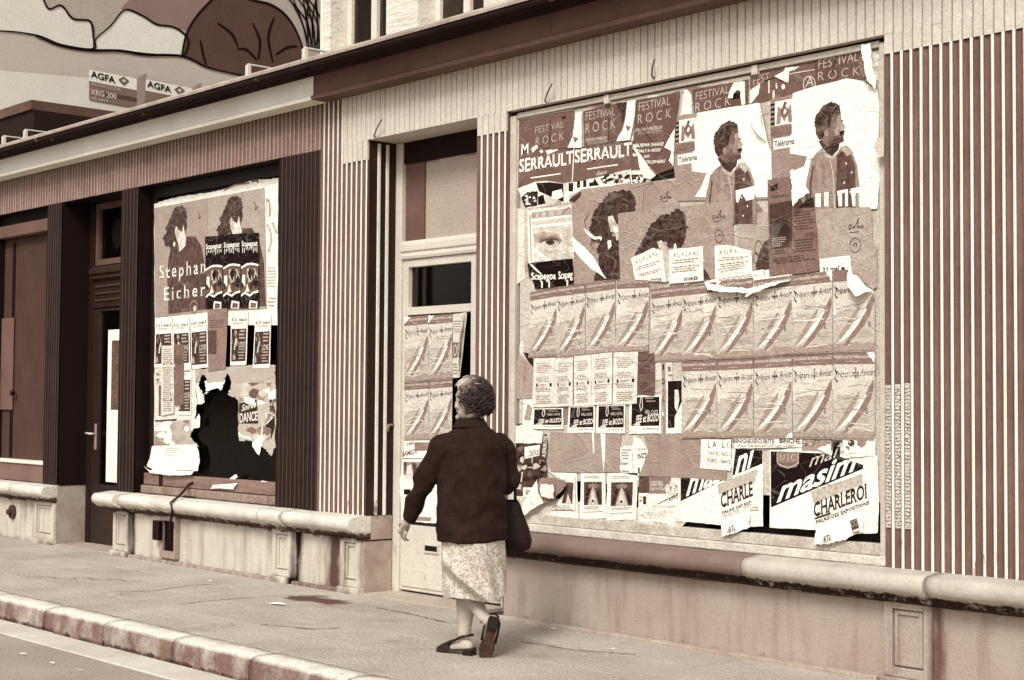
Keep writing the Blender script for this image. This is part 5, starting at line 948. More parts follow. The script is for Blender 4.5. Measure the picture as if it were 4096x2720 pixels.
poster('white printed slip with bold lines between the two blank grey sheets', 'leaflet', [(888, 875), (990, 868), (1000, 790), (1060, 820), (1118, 905), (1080, 1020), (1040, 1110), (890, 1090)], G2, Y2, 3, 238, [('lines', 100, 900, 900, 985, 990, 4), ('text', 60, 'PONANT', 890, 1005, 960, 1024), ('text', 60, 'CORNIL', 890, 1068, 965, 1085), ('textq', 90, 'QUOD', (1032, 912), (1105, 905), (1032, 892), 'serif'), ('textq', 60, 'INCT', (1032, 975), (1105, 965), (1032, 935), 'serif bold'), ('rect', 90, 1035, 1045, 1050, 1090), ('stroke', 130, [(990, 920), (998, 1085)], 2)], rag=2)
poster('dark torn poster scraps with a tilted white label, by the left frame', 'torn paper', [(62, 690), (130, 690), (200, 800), (300, 780), (320, 960), (300, 1010), (310, 1130), (200, 1200), (110, 1270), (45, 1268), (40, 1010)], G2, Y2, 2, 66, [('blobs', (25, 95, 130, 40, 200), 55, 700, 300, 1250, 34, 34), ('poly', 242, [(122, 880), (246, 862), (240, 948), (122, 976)]), ('textq', 100, 'DEFILE', (155, 960), (238, 942), (155, 915), 'bold'), ('textq', 225, 'A TRIBUTE', (292, 965), (306, 795), (262, 962), 'bold'), ('rect', 225, 180, 950, 186, 1010), ('lines', 210, 130, 1040, 220, 1060, 1), ('poly', 235, [(110, 1205), (180, 1205), (175, 1280), (110, 1285)]), ('rect', 150, 130, 1225, 172, 1265), ('stroke', 230, [(105, 1080), (95, 1160)], 4)], rag=4)
def dogp(): return [('rect', 70, .14, .19, .86, .70), ('poly', 180, [(.3, .7), (.42, .4), (.5, .28), (.58, .4), (.72, .7)]), ('poly', 225, [(.42, .62), (.48, .42), (.52, .42), (.58, .62), (.5, .68)]), ('poly', 120, [(.3, .26), (.5, .22), (.7, .26), (.62, .34), (.5, .29), (.38, .34)]), ('poly', 35, [(.3, .34), (.38, .32), (.26, .64), (.18, .66)]), ('poly', 35, [(.62, .32), (.7, .34), (.84, .66), (.74, .64)]), ('ell', 30, .5, .61, .05, .03), ('lines', 130, .12, .06, .86, .13, 2), ('lines', 135, .14, .73, .86, .8, 3), ('rect', 110, .12, .845, .88, .855), ('rect', 120, .93, .1, .935, .85)]
for i, c4 in enumerate((((575, 1090), (772, 1090), (776, 1452), (570, 1460)), ((788, 1092), (1032, 1090), (1020, 1462), (780, 1470)))):
    poster('white notice with a framed dark picture, %s' % ('between two other notices' if i == 0 else 'beside the slanted EXPO label'), 'poster', UNIT, quadmap(c4, CG, Y2), Y2, 3, 240, dogp(), 'white notices with a framed picture')
poster('white notice with its framed picture half torn off, by the curled white paper', 'poster', [(320, 1080), (540, 1090), (552, 1462), (420, 1455), (310, 1440), (400, 1300), (480, 1200), (400, 1130)], G2, Y2, 2, 238, [('poly', 75, [(430, 1165), (515, 1165), (505, 1340), (420, 1330), (440, 1250)]), ('poly', 205, [(450, 1340), (470, 1250), (500, 1340)]), ('lines', 130, 350, 1350, 510, 1395, 3), ('rect', 110, 340, 1385, 520, 1392), ('rect', 120, 528, 1100, 531, 1400)],
    flaps=(([(270, 1130), (330, 1118), (470, 1150), (480, 1190), (400, 1290), (330, 1330), (285, 1325), (270, 1220)], [.03, .03, .02, .03, .03, .02, .03, .05], 120), ([(300, 1180), (400, 1180), (410, 1290), (350, 1290), (300, 1270)], [.056, .052, .05, .05, .056], 232), ([(110, 1470), (165, 1330), (262, 1135), (278, 1230), (300, 1330), (200, 1400)], [.05, .06, .04, .06, .03, .06], 250)))
poster('white collage bill with a slanted label reading EXPO', 'poster', [(1036, 1100), (1376, 1112), (1372, 1480), (1040, 1482)], G2, Y2, 2, 238, [('rect', 74, 1040, 1112, 1124, 1250), ('rect', 118, 1125, 1112, 1300, 1255), ('textq', 205, 'CAREY BELL', (1130, 1195), (1238, 1190), (1130, 1155), 'bold'), ('textq', 205, 'BOB MARGOLIN', (1130, 1228), (1255, 1226), (1130, 1205), 'bold'), ('ell', 212, 1305, 1215, 55, 60), ('blobs', (150, 225, 120), 1265, 1165, 1350, 1250, 10, 16), ('stroke', 30, [(1190, 1340), (1365, 1250)], 3), ('textq', 40, '1 EXPO', (1265, 1320), (1362, 1288), (1262, 1295), 'bold'), ('rect', 40, 1075, 1275, 1100, 1340), ('blobs', (90, 150, 60), 1045, 1260, 1110, 1340, 6, 12), ('lines', 160, 1130, 1350, 1340, 1370, 2), ('lines', 190, 1050, 1400, 1330, 1460, 4), ('rect', 15, 1380, 1130, 1405, 1300)], rag=3)
poster('layer of old white paper along the foot of the wide window', 'backing paper', [(40, 1270), (320, 1290), (1350, 1400), (1420, 1480), (1350, 1560), (700, 1545), (60, 1500)], G2, Y2, 1, 206, [('blobs', (225, 180, 240, 150), 100, 1440, 1330, 1540, 40, 40), ('poly', 110, [(425, 1500), (510, 1500), (515, 1535), (415, 1530)]), ('poly', 150, [(750, 1455), (940, 1478), (920, 1500), (750, 1490)])], rag=6)
poster('black and white show poster with bold slanted lettering, partly under a grey sheet', 'poster', [(110, 545), (655, 590), (655, 250), (985, 262), (985, 1062), (850, 1066), (600, 1060), (480, 1045), (245, 1020), (60, 1010), (95, 800)], H2, Y2, 3, 238,
    [('poly', 16, [(120, 552), (560, 580), (120, 800)]), ('textq', 248, 'mas', (175, 755), (560, 590), (195, 570), 'bold it'), ('poly', 16, [(698, 250), (980, 265), (978, 405), (662, 530)]), ('textq', 248, 'ni', (690, 520), (890, 430), (705, 275), 'bold it'), ('poly', 175, [(510, 620), (900, 470), (935, 480), (900, 600), (520, 730)]), ('textq', 42, 'CHARLE', (545, 875), (880, 745), (540, 715), 'bold serif'), ('textq', 40, 'PALAIS DES EXP', (560, 938), (865, 822), (555, 905), 'bold'), ('textq', 150, 'INFOS : 071', (575, 1005), (865, 890), (570, 945), 'serif'), ('lines', 120, 865, 860, 950, 915, 2)],
    flaps=(([(560, 1000), (860, 880), (868, 1068), (690, 1140), (592, 1162)], [.002, .002, .015, .03, .03], 240),))
poster('black and white show poster with slanted lettering, emblem and town name in slab letters', 'poster', [(1058, 262), (1400, 240), (1800, 300), (2190, 320), (2205, 900), (2190, 1130), (2030, 1140), (1760, 1160), (1550, 1100), (1058, 1075)], H2, Y2, 5, 240,
    [('poly', 12, [(1070, 275), (1800, 305), (1800, 330), (2042, 420), (2042, 458), (1072, 866)]), ('poly', 12, [(1720, 180), (1790, 170), (1800, 330), (1720, 330)]), ('textq', 248, 'masim', (1132, 820), (1960, 478), (1160, 600), 'bold it'), ('textq', 200, 'mai', (1472, 445), (1780, 330), (1485, 320), 'it'),
     ('poly', 118, [(1138, 275), (1362, 285), (1368, 400), (1340, 440), (1250, 455), (1160, 435), (1135, 390)]), ('textq', 170, 'UIC', (1165, 370), (1335, 375), (1165, 300), 'wide'), ('textq', 40, 'MARCHÉ & SPECTACLE', (1150, 418), (1355, 420), (1150, 396), 'bold'), ('stroke', 190, [(1138, 290), (1140, 400), (1250, 455), (1360, 400), (1362, 290)], 4),
     ('poly', 172, [(1490, 700), (1900, 560), (2030, 510), (2040, 620), (1520, 820)]), ('blobs', (150, 200), 1560, 620, 2000, 760, 24, 26), ('textq', 44, 'CHARLEROI', (1525, 972), (2085, 765), (1520, 815), 'bold serif'), ('poly', 26, [(1530, 975), (1700, 912), (1700, 935), (1535, 990)]), ('textq', 36, 'PALAIS DES EXPOSITIONS', (1550, 1042), (2105, 832), (1545, 1000), 'bold'), ('textq', 140, 'INFOS : 071/31.32.', (1568, 1112), (2060, 920), (1560, 1055), 'serif')],
    flaps=(([(1560, 1060), (2058, 880), (2058, 1120), (1850, 1205), (1720, 1248), (1568, 1250)], [.002, .002, .012, .03, .035, .04], 240),))
def flat_print(label_root, shapes, m, Y, lay): V, Fc, MI, mats = draw(shapes, m, Y, lay); return mesh('print', V, Fc, mats, label_root, MI)
rt1 = [o for o in bpy.data.objects if o.get('label', '').startswith('black and white show poster with bold')][0]
rt2 = [o for o in bpy.data.objects if o.get('label', '').startswith('black and white show poster with slanted')][0]
flat_print(rt1, [('textq', 40, 'RTL', (672, 1128), (748, 1100), (672, 1065), 'bold'), ('blobs', (60, 120), 650, 1085, 668, 1135, 6, 7)], H2, Y2 - .048, 0)
flat_print(rt2, [('textq', 40, 'RTL', (1680, 1230), (1760, 1200), (1680, 1165), 'bold'), ('blobs', (60, 120), 1655, 1190, 1675, 1245, 6, 7), ('poly', 70, [(1955, 1000), (2030, 972), (2058, 1108), (1988, 1135)]), ('textq', 190, 'OO', (1975, 1070), (2035, 1048), (1968, 1005), 'thin'), ('poly', 225, [(1985, 1100), (2050, 1078), (2054, 1100), (1990, 1125)])], H2, Y2 - .058, 0)
poster('white bill with the town hall address, cut off by the slanted show poster', 'leaflet', [(340, 150), (655, 148), (650, 482), (330, 455)], H2, Y2, 5, 242, [('textq', 30, 'L A   L O', (412, 238), (660, 240), (412, 175), 'n'), ('textq', 110, 'THEATRE - PLACE C', (412, 315), (648, 325), (412, 275), 'n'), ('textq', 60, 'INFO : 064/2', (408, 390), (645, 405), (408, 350), 'n'), ('poly', 242, [(630, 160), (656, 150), (650, 240), (630, 240)])])
poster('white newspaper heading strip in slab capitals above the show posters', 'leaflet', [(672, 140), (1400, 128), (1402, 236), (1100, 238), (690, 246)], H2, Y2, 6, 236, [('textq', 62, 'BINCHESECURITE', (680, 190), (1115, 195), (680, 145), 'serif bold'), ('textq', 62, 'BINCHE.', (1165, 190), (1395, 195), (1165, 140), 'serif bold'), ('lines', 150, 690, 205, 1390, 235, 2)], rag=3)
poster('grey and white torn scraps between the heading strip and the small picture', 'torn paper', [(1400, 135), (1700, 150), (1720, 200), (1700, 320), (1560, 270), (1400, 270)], H2, Y2, 6, 140, [('poly', 240, [(1560, 250), (1640, 210), (1700, 200), (1715, 320)]), ('blobs', (90, 200), 1420, 150, 1680, 230, 12, 14)], rag=4)
poster('small white notice with dark round shapes in the corner below the sailing posters', 'leaflet', [(1830, 155), (2172, 148), (2170, 320), (1850, 350)], H2, Y2, 7, 240, [('ell', 70, 1920, 190, 36, 34), ('ell', 200, 1905, 178, 12, 10), ('poly', 130, [(1985, 160), (2085, 152), (2070, 210), (2030, 240), (1980, 205)]), ('poly', 110, [(1855, 220), (1910, 230), (1895, 265)]), ('lines', 150, 1885, 290, 2060, 305, 1), ('stroke', 60, [(1865, 350), (2050, 335)], 3)])
# newsprint pasted in the flutes of the right pilaster
x0, z0 = fac((2043, 1216), 0); x1, z1 = fac((2043, 888), 0)
news = empty('newsprint', (WB + .1, -.006, z0), 'newsprint pasted into the flutes of the right pilaster', 'newspaper')
wd_ = PITCH
for i in range(3):
    a = WB + i * wd_ + .0025 * wd_ / PITCH; b = WB + i * wd_ + .0355 * wd_ / PITCH
    mesh('paper', [(a, -.0005, z0), (b, -.0005, z0), (b, -.0005, z1 + .005 * i), (a, -.0005, z1 + .005 * i)], [(0, 1, 2, 3)], paper(200), news)
    V, Fc = [], []; z = z0 + .01; r = random.Random(i)
    while z < z1 - .02:
        for sgn in (0, 1, 2):
            xx = a + (b - a) * (.08 + .31 * sgn); h = .012; tl = r.uniform(-.006, .008); n = len(V)
            V += [(xx, -.0012, z + tl), (xx + (b - a) * .24, -.0012, z + r.uniform(-.004, .012)), (xx + (b - a) * .25, -.0012, z + h * .6), (xx, -.0012, z + tl + h * .7)]; Fc.append((n, n + 1, n + 2, n + 3))
        z += .0185
    mesh('print', V, Fc, ink(70), news)
# ================================================================== street litter, cable
def scrap(px, w_, l_, tone, label, rot, z=.004, gz=0.0):
    x, y = gnd(px, gz); c, s = math.cos(rot), math.sin(rot); r = random.Random(int(px[0]))
    pts = [(-1, -.6), (-.3, -1), (.7, -.8), (1, .1), (.4, .9), (-.6, .7)]
    v = [(x + (a * w_ * c - b * l_ * s) * r.uniform(.8, 1.1), y + (a * w_ * s + b * l_ * c) * r.uniform(.8, 1.1), gz + z + r.uniform(0, .012)) for a, b in pts]
    return tag(mesh('paper_scrap', v, [tuple(range(6))], paper(tone)), label, 'paper scrap')
scrap((640, 1394), .10, .035, 246, 'long white paper scrap lying at the edge of the wet patch', .1)
for p in ((483, 1341), (507, 1356)):
    o = scrap(p, .03, .015, 240, 'tiny white paper scrap on the pavement below the left window', .4); o['group'] = 'tiny scraps below the left window'
for p in ((54, 1510), (82, 1494), (120, 1531), (184, 1548)):
    o = scrap(p, .03, .012, 240, 'tiny white scrap lying on the road by the kerb', .3, gz=-.155); o['group'] = 'tiny scraps on the road'
for p in ((1189, 1462), (1409, 1499), (1275, 1452)):
    o = scrap(p, .022, .012, 235, 'tiny pale scrap on the pavement under the wide window', .9); o['group'] = 'tiny scraps under the wide window'
c0 = Vector((U(*src(756, 1938), .09), .085, Zp(*src(756, 1938), .09)))
p2 = Vector((U(*src(686, 2020), -.16), -.17, .56)); p3 = Vector((U(*src(680, 2100), -.09), -.09, .36)); p4 = Vector((U(*src(684, 2160), -.06), -.06, .22))
cb = tube('cable', [c0 + Vector((.06, .01, .02)), c0, (c0 + p2) / 2 + Vector((.03, .03, .03)), Vector((p2.x + .02, -.10, .615)), p2, p2 + Vector((0, .02, -.08)), p3, p4], .011, mat(38, .6), None, 8)
tag(cb, 'dark cable hanging from the left window over the stone sill', 'cable')
tag(tube('rope_end', [c0 + Vector((.02, -.06, -.105)), c0 + Vector((.1, -.05, -.115)), c0 + Vector((.16, -.03, -.11))], [.012, .02, .012], mat(30, .8), None, 8), 'short dark cable end lying on the left stone sill', 'cable')

# ================================================================== the woman
gx, gy = gnd((1085, 1508)); BASE = Vector((gx, gy, 0)); zc = (BASE - CAMPOS).dot(FWD); PPM = F / K / zc
RH = Vector((RIGHT.x, RIGHT.y, 0)).normalized(); VH = Vector((-RH.y, RH.x, 0))
def wp(a, b, c): return BASE + RH * a + VH * b + Vector((0, 0, c))
def pd(x, y, b=0.0): return wp((x - 1085) / PPM, b, (1508 - y) / PPM)
LAT = RH * .745 + VH * .667; HD = RH * -.667 + VH * .745           # her right-hand side, her heading
woman = empty('person', BASE, 'woman in dark jacket and pale patterned skirt walking along the shops', 'person')
def join(parts):
    V, Fc = [], []
    for v, f in parts: n = len(V); V += [tuple(p) for p in v]; Fc += [tuple(i + n for i in q) for q in f]
    return V, Fc
def rings(levels, nseg=28):              # levels: (centre, half width sideways, half depth, power, tilt)
    v, f = [], []
    for (c, wl, wf) in levels:
        for k in range(nseg): a = 2 * math.pi * k / nseg; v.append(c + LAT * math.cos(a) * wl + HD * math.sin(a) * wf)
    for i in range(len(levels) - 1):
        for k in range(nseg): q_ = i * nseg; f.append((q_ + k, q_ + (k + 1) % nseg, q_ + nseg + (k + 1) % nseg, q_ + nseg + k))
    f.append(tuple(range(nseg - 1, -1, -1))); f.append(tuple((len(levels) - 1) * nseg + k for k in range(nseg))); return v, f
def ellip(c, ax, r, n=14, k=18):
    v, f = [], []
    for i in range(n + 1):
        t = math.pi * i / n
        for j in range(k): p = 2 * math.pi * j / k; v.append(c + ax[0] * r[0] * math.sin(t) * math.cos(p) + ax[1] * r[1] * math.sin(t) * math.sin(p) + ax[2] * r[2] * math.cos(t))
    for i in range(n):
        for j in range(k): a = i * k + j; b = i * k + (j + 1) % k; f.append((a, b, b + k, a + k))
    return v, f
def fuse(name, parts, m, parent, voxel=.008, smooth=6, disp=None, bump=None):
    V, Fc = join(parts); me = bpy.data.meshes.new(name); me.from_pydata(V, [], Fc); me.update()
    bm = bmesh.new(); bm.from_mesh(me); bmesh.ops.recalc_face_normals(bm, faces=bm.faces); bm.to_mesh(me); bm.free()
    o = bpy.data.objects.new(name, me); COL.objects.link(o)
    rm = o.modifiers.new('r', 'REMESH'); rm.mode = 'VOXEL'; rm.voxel_size = voxel; rm.use_smooth_shade = True
    sm = o.modifiers.new('s', 'SMOOTH'); sm.iterations = smooth; sm.factor = .5
    dg = bpy.context.evaluated_depsgraph_get(); nm = bpy.data.meshes.new_from_object(o.evaluated_get(dg)); bpy.data.objects.remove(o)
    if disp:
        nrm = [Vector(v.normal) for v in nm.vertices]
        for v, n in zip(nm.vertices, nrm): v.co += n * disp(Vector(v.co))
    for p in nm.polygons: p.use_smooth = True
    nm.name = name; nm.materials.clear(); return link(name, nm, parent, [m])
T = lambda pts, rads, n=12: loft_tube([Vector(p) for p in pts], [(r, r) if not isinstance(r, tuple) else r for r in rads], n)
SKIN = mat(176, .6, var=8, vscale=20, grain=.08)
ZU = Vector((0, 0, 1))
# joints
lsh, lel, lwr = pd(1027, 1022, -.10), pd(972, 1114, -.06), pd(934, 1206, .07)
rsh, rel, rwr = pd(1147, 1024, .13), pd(1172, 1108, .14), pd(1168, 1140, .36)
hips = [pd(1067, 1195, -.07), pd(1108, 1195, .07)]
lkn, lan = pd(1060, 1345, .08), pd(1119, 1424, -.09)
rkn, ran = pd(1076, 1340, .06), pd(1069, 1476, .0)
hc = pd(1082, 925, .03); HS = 1.10
def hand(w_, d, side_v, curl):
    """palm and five fingers; d = pointing direction, side_v = towards the thumb, curl = direction the fingers bend to"""
    P = [T([w_ - d * .01, w_ + d * .03, w_ + d * .075, w_ + d * .085], [(.024, .018), (.034, .016), (.038, .015), (.034, .012)], 10)]
    for i, L_ in enumerate((.062, .072, .068, .052)):
        b = w_ + d * .078 + side_v * (.026 - i * .018); k1 = b + d * L_ * .5 + curl * .008; k2 = k1 + d * L_ * .32 + curl * .018; k3 = k2 + d * L_ * .12 + curl * .016
        P.append(T([b - d * .02, b, k1, k2, k3], [.0085, .0085, .008, .0075, .006], 8))
    b = w_ + d * .025 + side_v * .03; P.append(T([b - side_v * .015, b + side_v * .016 + d * .018, b + side_v * .022 + d * .045 + curl * .008, b + side_v * .016 + d * .064 + curl * .016], [.011, .0105, .0095, .007], 8)); return P
ld = (lwr - lel).normalized(); lthumb = (HD - ld * HD.dot(ld)).normalized(); lcurl = (LAT - ld * LAT.dot(ld)).normalized()
rd = (HD * .8 + LAT * -.6).normalized()
fd = (HD - LAT * .30).normalized(); ft = fd.cross(ZU).normalized()       # face direction: turned a little to her left
body = []
body += [ellip(hc + ZU * .012, (ft, fd, ZU), (.077, .096, .116)), ellip(hc + fd * .028 - ZU * .055, (ft, fd, ZU), (.056, .062, .065)), T([hc - ZU * .05 - fd * .025, hc - ZU * .13 - fd * .03, hc - ZU * .19 - fd * .03], [.055, .054, .062])]
body += [T([hc + fd * .084 + ZU * .015, hc + fd * .104 - ZU * .018, hc + fd * .088 - ZU * .03], [.008, .014, .012], 8), ellip(hc + fd * .085 - ZU * .095, (ft, fd, ZU), (.026, .022, .02), 8, 10), ellip(hc + fd * .088 - ZU * .058, (ft, fd, ZU), (.025, .012, .010), 8, 10), ellip(hc + fd * .078 + ZU * .035, (ft, fd, ZU), (.05, .016, .012), 8, 10)]
for s in (-1, 1): body.append(ellip(hc + ft * s * .074 - ZU * .012 - fd * .005, (ft, fd, ZU), (.012, .022, .034), 8, 10)); body.append(ellip(hc + ft * s * .04 + fd * .062 - ZU * .03, (ft, fd, ZU), (.028, .024, .024), 8, 10))
body += [rings([(pd(1085, 1240), .17, .13), (pd(1085, 1180), .185, .14), (pd(1086, 1110, .0), .17, .125), (pd(1086, 1050, .0), .175, .12), (pd(1086, 1015, .01), .16, .10), (pd(1085, 985, .01), .08, .07)])]
body += [T([lsh, lel, lwr, lwr + ld * .02], [.05, .042, .028, .026]), T([rsh, rel, rwr, rwr + rd * .02], [.05, .042, .028, .026])]
body += hand(lwr, ld, lthumb, lcurl) + hand(rwr, rd, ZU, -LAT)
body += [T([hips[0], (hips[0] + lkn) / 2, lkn], [.085, .075, .056]), T([hips[1], (hips[1] + rkn) / 2, rkn], [.085, .075, .056])]
lca = lkn * .62 + lan * .38 + RH * .012 - VH * .012
body += [T([lkn, lca, lkn * .25 + lan * .75, lan], [.056, .061, .043, .035]), T([rkn, rkn * .65 + ran * .35 - VH * .015, rkn * .25 + ran * .75, ran], [.056, .060, .042, .034])]
# feet
lheel, ltoe = pd(1137, 1426, -.125), pd(1119, 1508, -.10)
rheel, rtoe = pd(1081, 1494, -.03), pd(1034, 1500, .06)
body += [T([lan, lheel * .8 + lan * .2], [.034, .033]), T([lheel + VH * .02, (lheel + ltoe) / 2 + VH * .035, ltoe + VH * .02 + ZU * .01], [(.032, .034), (.036, .03), (.034, .018)]), ellip(lheel + VH * .018, (RH, VH, ZU), (.032, .03, .036), 8, 10)]
body += [T([ran, rheel + ZU * .01], [.034, .032]), T([rheel + ZU * .012, (rheel + rtoe) / 2 + ZU * .018, rtoe + ZU * .0], [(.03, .034), (.034, .032), (.034, .018)]), ellip(rheel + ZU * .014, (RH, VH, ZU), (.03, .032, .034), 8, 10)]
fuse('body', body, SKIN, woman, .0045, 3)
# hair: short curls, grey in front, darker behind; sky light on top put into the tone
hv, hf = ellip(hc + ZU * .022 - fd * .012, (ft, fd, ZU), (1, 1, 1), 60, 84)
c0h = hc + ZU * .022 - fd * .012; out_v = []; tone_v = []
for p in hv:
    d = (p - c0h).normalized(); fr_ = d.dot(fd); upz = d.z; lat_ = d.dot(ft)
    r = .113 * (1 - .06 * abs(lat_)) * (1 + .24 * max(0, -upz) * max(0, min(1, .4 - fr_))) * (1.0 + .06 * max(0, -fr_)) + .014 * max(0, upz)
    wv = Vector((noise.noise(d * 3.1), noise.noise(d * 3.1 + Vector((5, 0, 0))), noise.noise(d * 3.1 + Vector((0, 7, 0))))) * .45
    curl = noise.noise((d + wv) * 4.2 + Vector((3, 1, 2))) * .020 + abs(noise.noise((d + wv) * 9.0)) * .014 + noise.noise((d + wv) * 26.0) * .005
    face = max(0.0, min(1.0, (fr_ - .12) * 3.2 - (upz - .05) * 2.6)); low = max(0.0, min(1.0, (-upz - .80 + max(0, fr_) * .7) * 5))
    r = r - .012 + curl; r = r * (1 - max(face, low)) + .06 * max(face, low); out_v.append(c0h + d * r)
    tone_v.append(max(0.0, min(1.0, .5 + fr_ * .9 + upz * .35 + noise.noise(d * 9) * .55 + (curl - .01) * 10)))
rs = random.Random(3)
for _ in range(1500):                    # loose curls standing off the mass
    d = Vector((rs.gauss(0, 1), rs.gauss(0, 1), rs.gauss(0, 1))).normalized(); fr_ = d.dot(fd)
    if max(0.0, (fr_ - .12) * 3.2 - (d.z - .05) * 2.6) > .1 or (-d.z - .78 + max(0, fr_) * .7) > 0: continue
    r0 = .104 * (1 - .06 * abs(d.dot(ft))) * (1 + .24 * max(0, -d.z) * max(0, min(1, .4 - fr_))) + .006
    t1 = d.cross((noise.noise_vector(d * 2.6) + Vector((rs.gauss(0, .15), rs.gauss(0, .15), rs.gauss(0, .15)))).cross(d) + Vector((.01, 0, 0))).normalized(); t2 = d.cross(t1)
    p = c0h + d * r0; L_ = rs.uniform(.03, .07); cv = rs.uniform(-1.0, 1.0); pts = []
    for j in range(6): s_ = j / 5; an = cv * s_; pts.append(p + (t1 * math.cos(an) + t2 * math.sin(an)) * L_ * s_ + d * (.011 * math.sin(s_ * math.pi) + .003))
    v_, f_ = loft_tube(pts, [(rr_, rr_) for rr_ in (.003, .0042, .0042, .0036, .0028, .001)], 5); n0 = len(out_v); out_v += v_; hf += [tuple(i + n0 for i in q_) for q_ in f_]
    tone_v += [max(0.0, min(1.0, .5 + fr_ * .9 + d.z * .35 + noise.noise(d * 9) * .4 + rs.uniform(-.18, .14)))] * len(v_)
ho = mesh('hair', out_v, hf, mat(70), woman, smooth=True)
ca = ho.data.color_attributes.new('tone', 'FLOAT_COLOR', 'POINT')
for i, t in enumerate(tone_v): ca.data[i].color = (t, t, t, 1)
hm = bpy.data.materials.new('hair'); hm.use_nodes = True; n, l = hm.node_tree.nodes, hm.node_tree.links; b = n['Principled BSDF']; b.inputs['Roughness'].default_value = .6
at = n.new('ShaderNodeAttribute'); at.attribute_name = 'tone'; rp = n.new('ShaderNodeValToRGB'); rp.color_ramp.elements[0].color = sep(40); rp.color_ramp.elements[0].position = .3; rp.color_ramp.elements[1].color = sep(200); rp.color_ramp.elements[1].position = .95
e_ = rp.color_ramp.elements.new(.6); e_.color = sep(98); l.new(at.outputs['Fac'], rp.inputs[0]); l.new(rp.outputs[0], b.inputs['Base Color'])
bn = n.new('ShaderNodeTexNoise'); bn.inputs['Scale'].default_value = 160; bn.inputs['Detail'].default_value = 4; bp = n.new('ShaderNodeBump'); bp.inputs['Strength'].default_value = .7; bp.inputs['Distance'].default_value = .01; gp = n.new('ShaderNodeNewGeometry')
l.new(gp.outputs['Position'], bn.inputs['Vector']); l.new(bn.outputs['Fac'], bp.inputs['Height']); l.new(bp.outputs[0], b.inputs['Normal'])
ho.data.materials.clear(); ho.data.materials.append(hm)
# jacket
JM = mat(34, .95, var=10, vscale=9, grain=.40, gscale=150, bump=.35, bscale=120, spec=.15)
def jdisp(p):
    q_ = p - BASE; a = q_.dot(RH); c = q_.z
    f_ = noise.noise(Vector((a * 5 + c * 2.2, c * 3.2, 1.3))) * .020 + noise.noise(p * 9) * .009 + (.5 - abs(noise.noise(Vector((a * 6 + c * 4, c * 7 - a * 5, 4.1))))) * .022
    f_ += .013 * math.sin((c * 1.0 + a * .75 - .2) * 34) * math.exp(-((c - .93) / .10) ** 2) * (.5 + .5 * noise.noise(p * 4))
    return f_
tors = rings([(pd(1087, 1245, -.02), .216, .174), (pd(1087, 1215, -.02), .220, .178), (pd(1086, 1165, -.02), .219, .177), (pd(1085, 1110, -.01), .214, .172), (pd(1085, 1060), .214, .166), (pd(1085, 1030, .005), .208, .150), (pd(1085, 1010, .01), .182, .120), (pd(1084, 996, .012), .138, .095), (pd(1083, 984, .012), .086, .076)])
slv = lambda sh, el, wr, r: T([sh + (sh - el).normalized() * .005, sh * .9 + el * .1, sh * .5 + el * .5, el, el * .5 + wr * .5, wr - (wr - el).normalized() * .015], [r * .8, r, r * .95, r * .88, r * .72, r * .56], 16)
fuse('jacket', [tors, slv(lsh, lel, lwr, .070), slv(rsh, rel, rwr, .070), ellip(lsh + LAT * .03, (LAT, HD, ZU), (.075, .075, .05)), ellip(rsh - LAT * .03, (LAT, HD, ZU), (.075, .075, .05))], JM, woman, .0075, 7, jdisp)
nb_ = pd(1081, 982, .015)
fuse('collar', [rings([(nb_ - ZU * .014 , .108, .098), (nb_ + ZU * .002, .104, .094), (nb_ + ZU * .022, .092, .084), (nb_ + ZU * .040, .080, .074), (nb_ + ZU * .046, .070, .066)])], JM, woman, .006, 2)
# skirt: patterned cloth, folds pulled by the back leg
sk = bpy.data.materials.new('skirt_cloth'); sk.use_nodes = True; n, l = sk.node_tree.nodes, sk.node_tree.links; b = n['Principled BSDF']; b.inputs['Roughness'].default_value = .9
g_ = n.new('ShaderNodeNewGeometry'); v1 = n.new('ShaderNodeTexVoronoi'); v1.inputs['Scale'].default_value = 70; v1.feature = 'SMOOTH_F1'; n1 = n.new('ShaderNodeTexNoise'); n1.inputs['Scale'].default_value = 48; n1.inputs['Detail'].default_value = 5; n1.inputs['Distortion'].default_value = 1.6
mx = n.new('ShaderNodeMath'); mx.operation = 'MULTIPLY_ADD'; mx.inputs[1].default_value = .55; rr = n.new('ShaderNodeValToRGB'); rr.color_ramp.elements[0].color = sep(138); rr.color_ramp.elements[0].position = .5; rr.color_ramp.elements[1].color = sep(216); rr.color_ramp.elements[1].position = .9
for t in (v1, n1): l.new(g_.outputs['Position'], t.inputs['Vector'])
l.new(v1.outputs['Distance'], mx.inputs[0]); l.new(n1.outputs['Fac'], mx.inputs[2]); l.new(mx.outputs[0], rr.inputs[0]); l.new(rr.outputs[0], b.inputs['Base Color'])
NS, NL = 120, 36; v, f = [], []
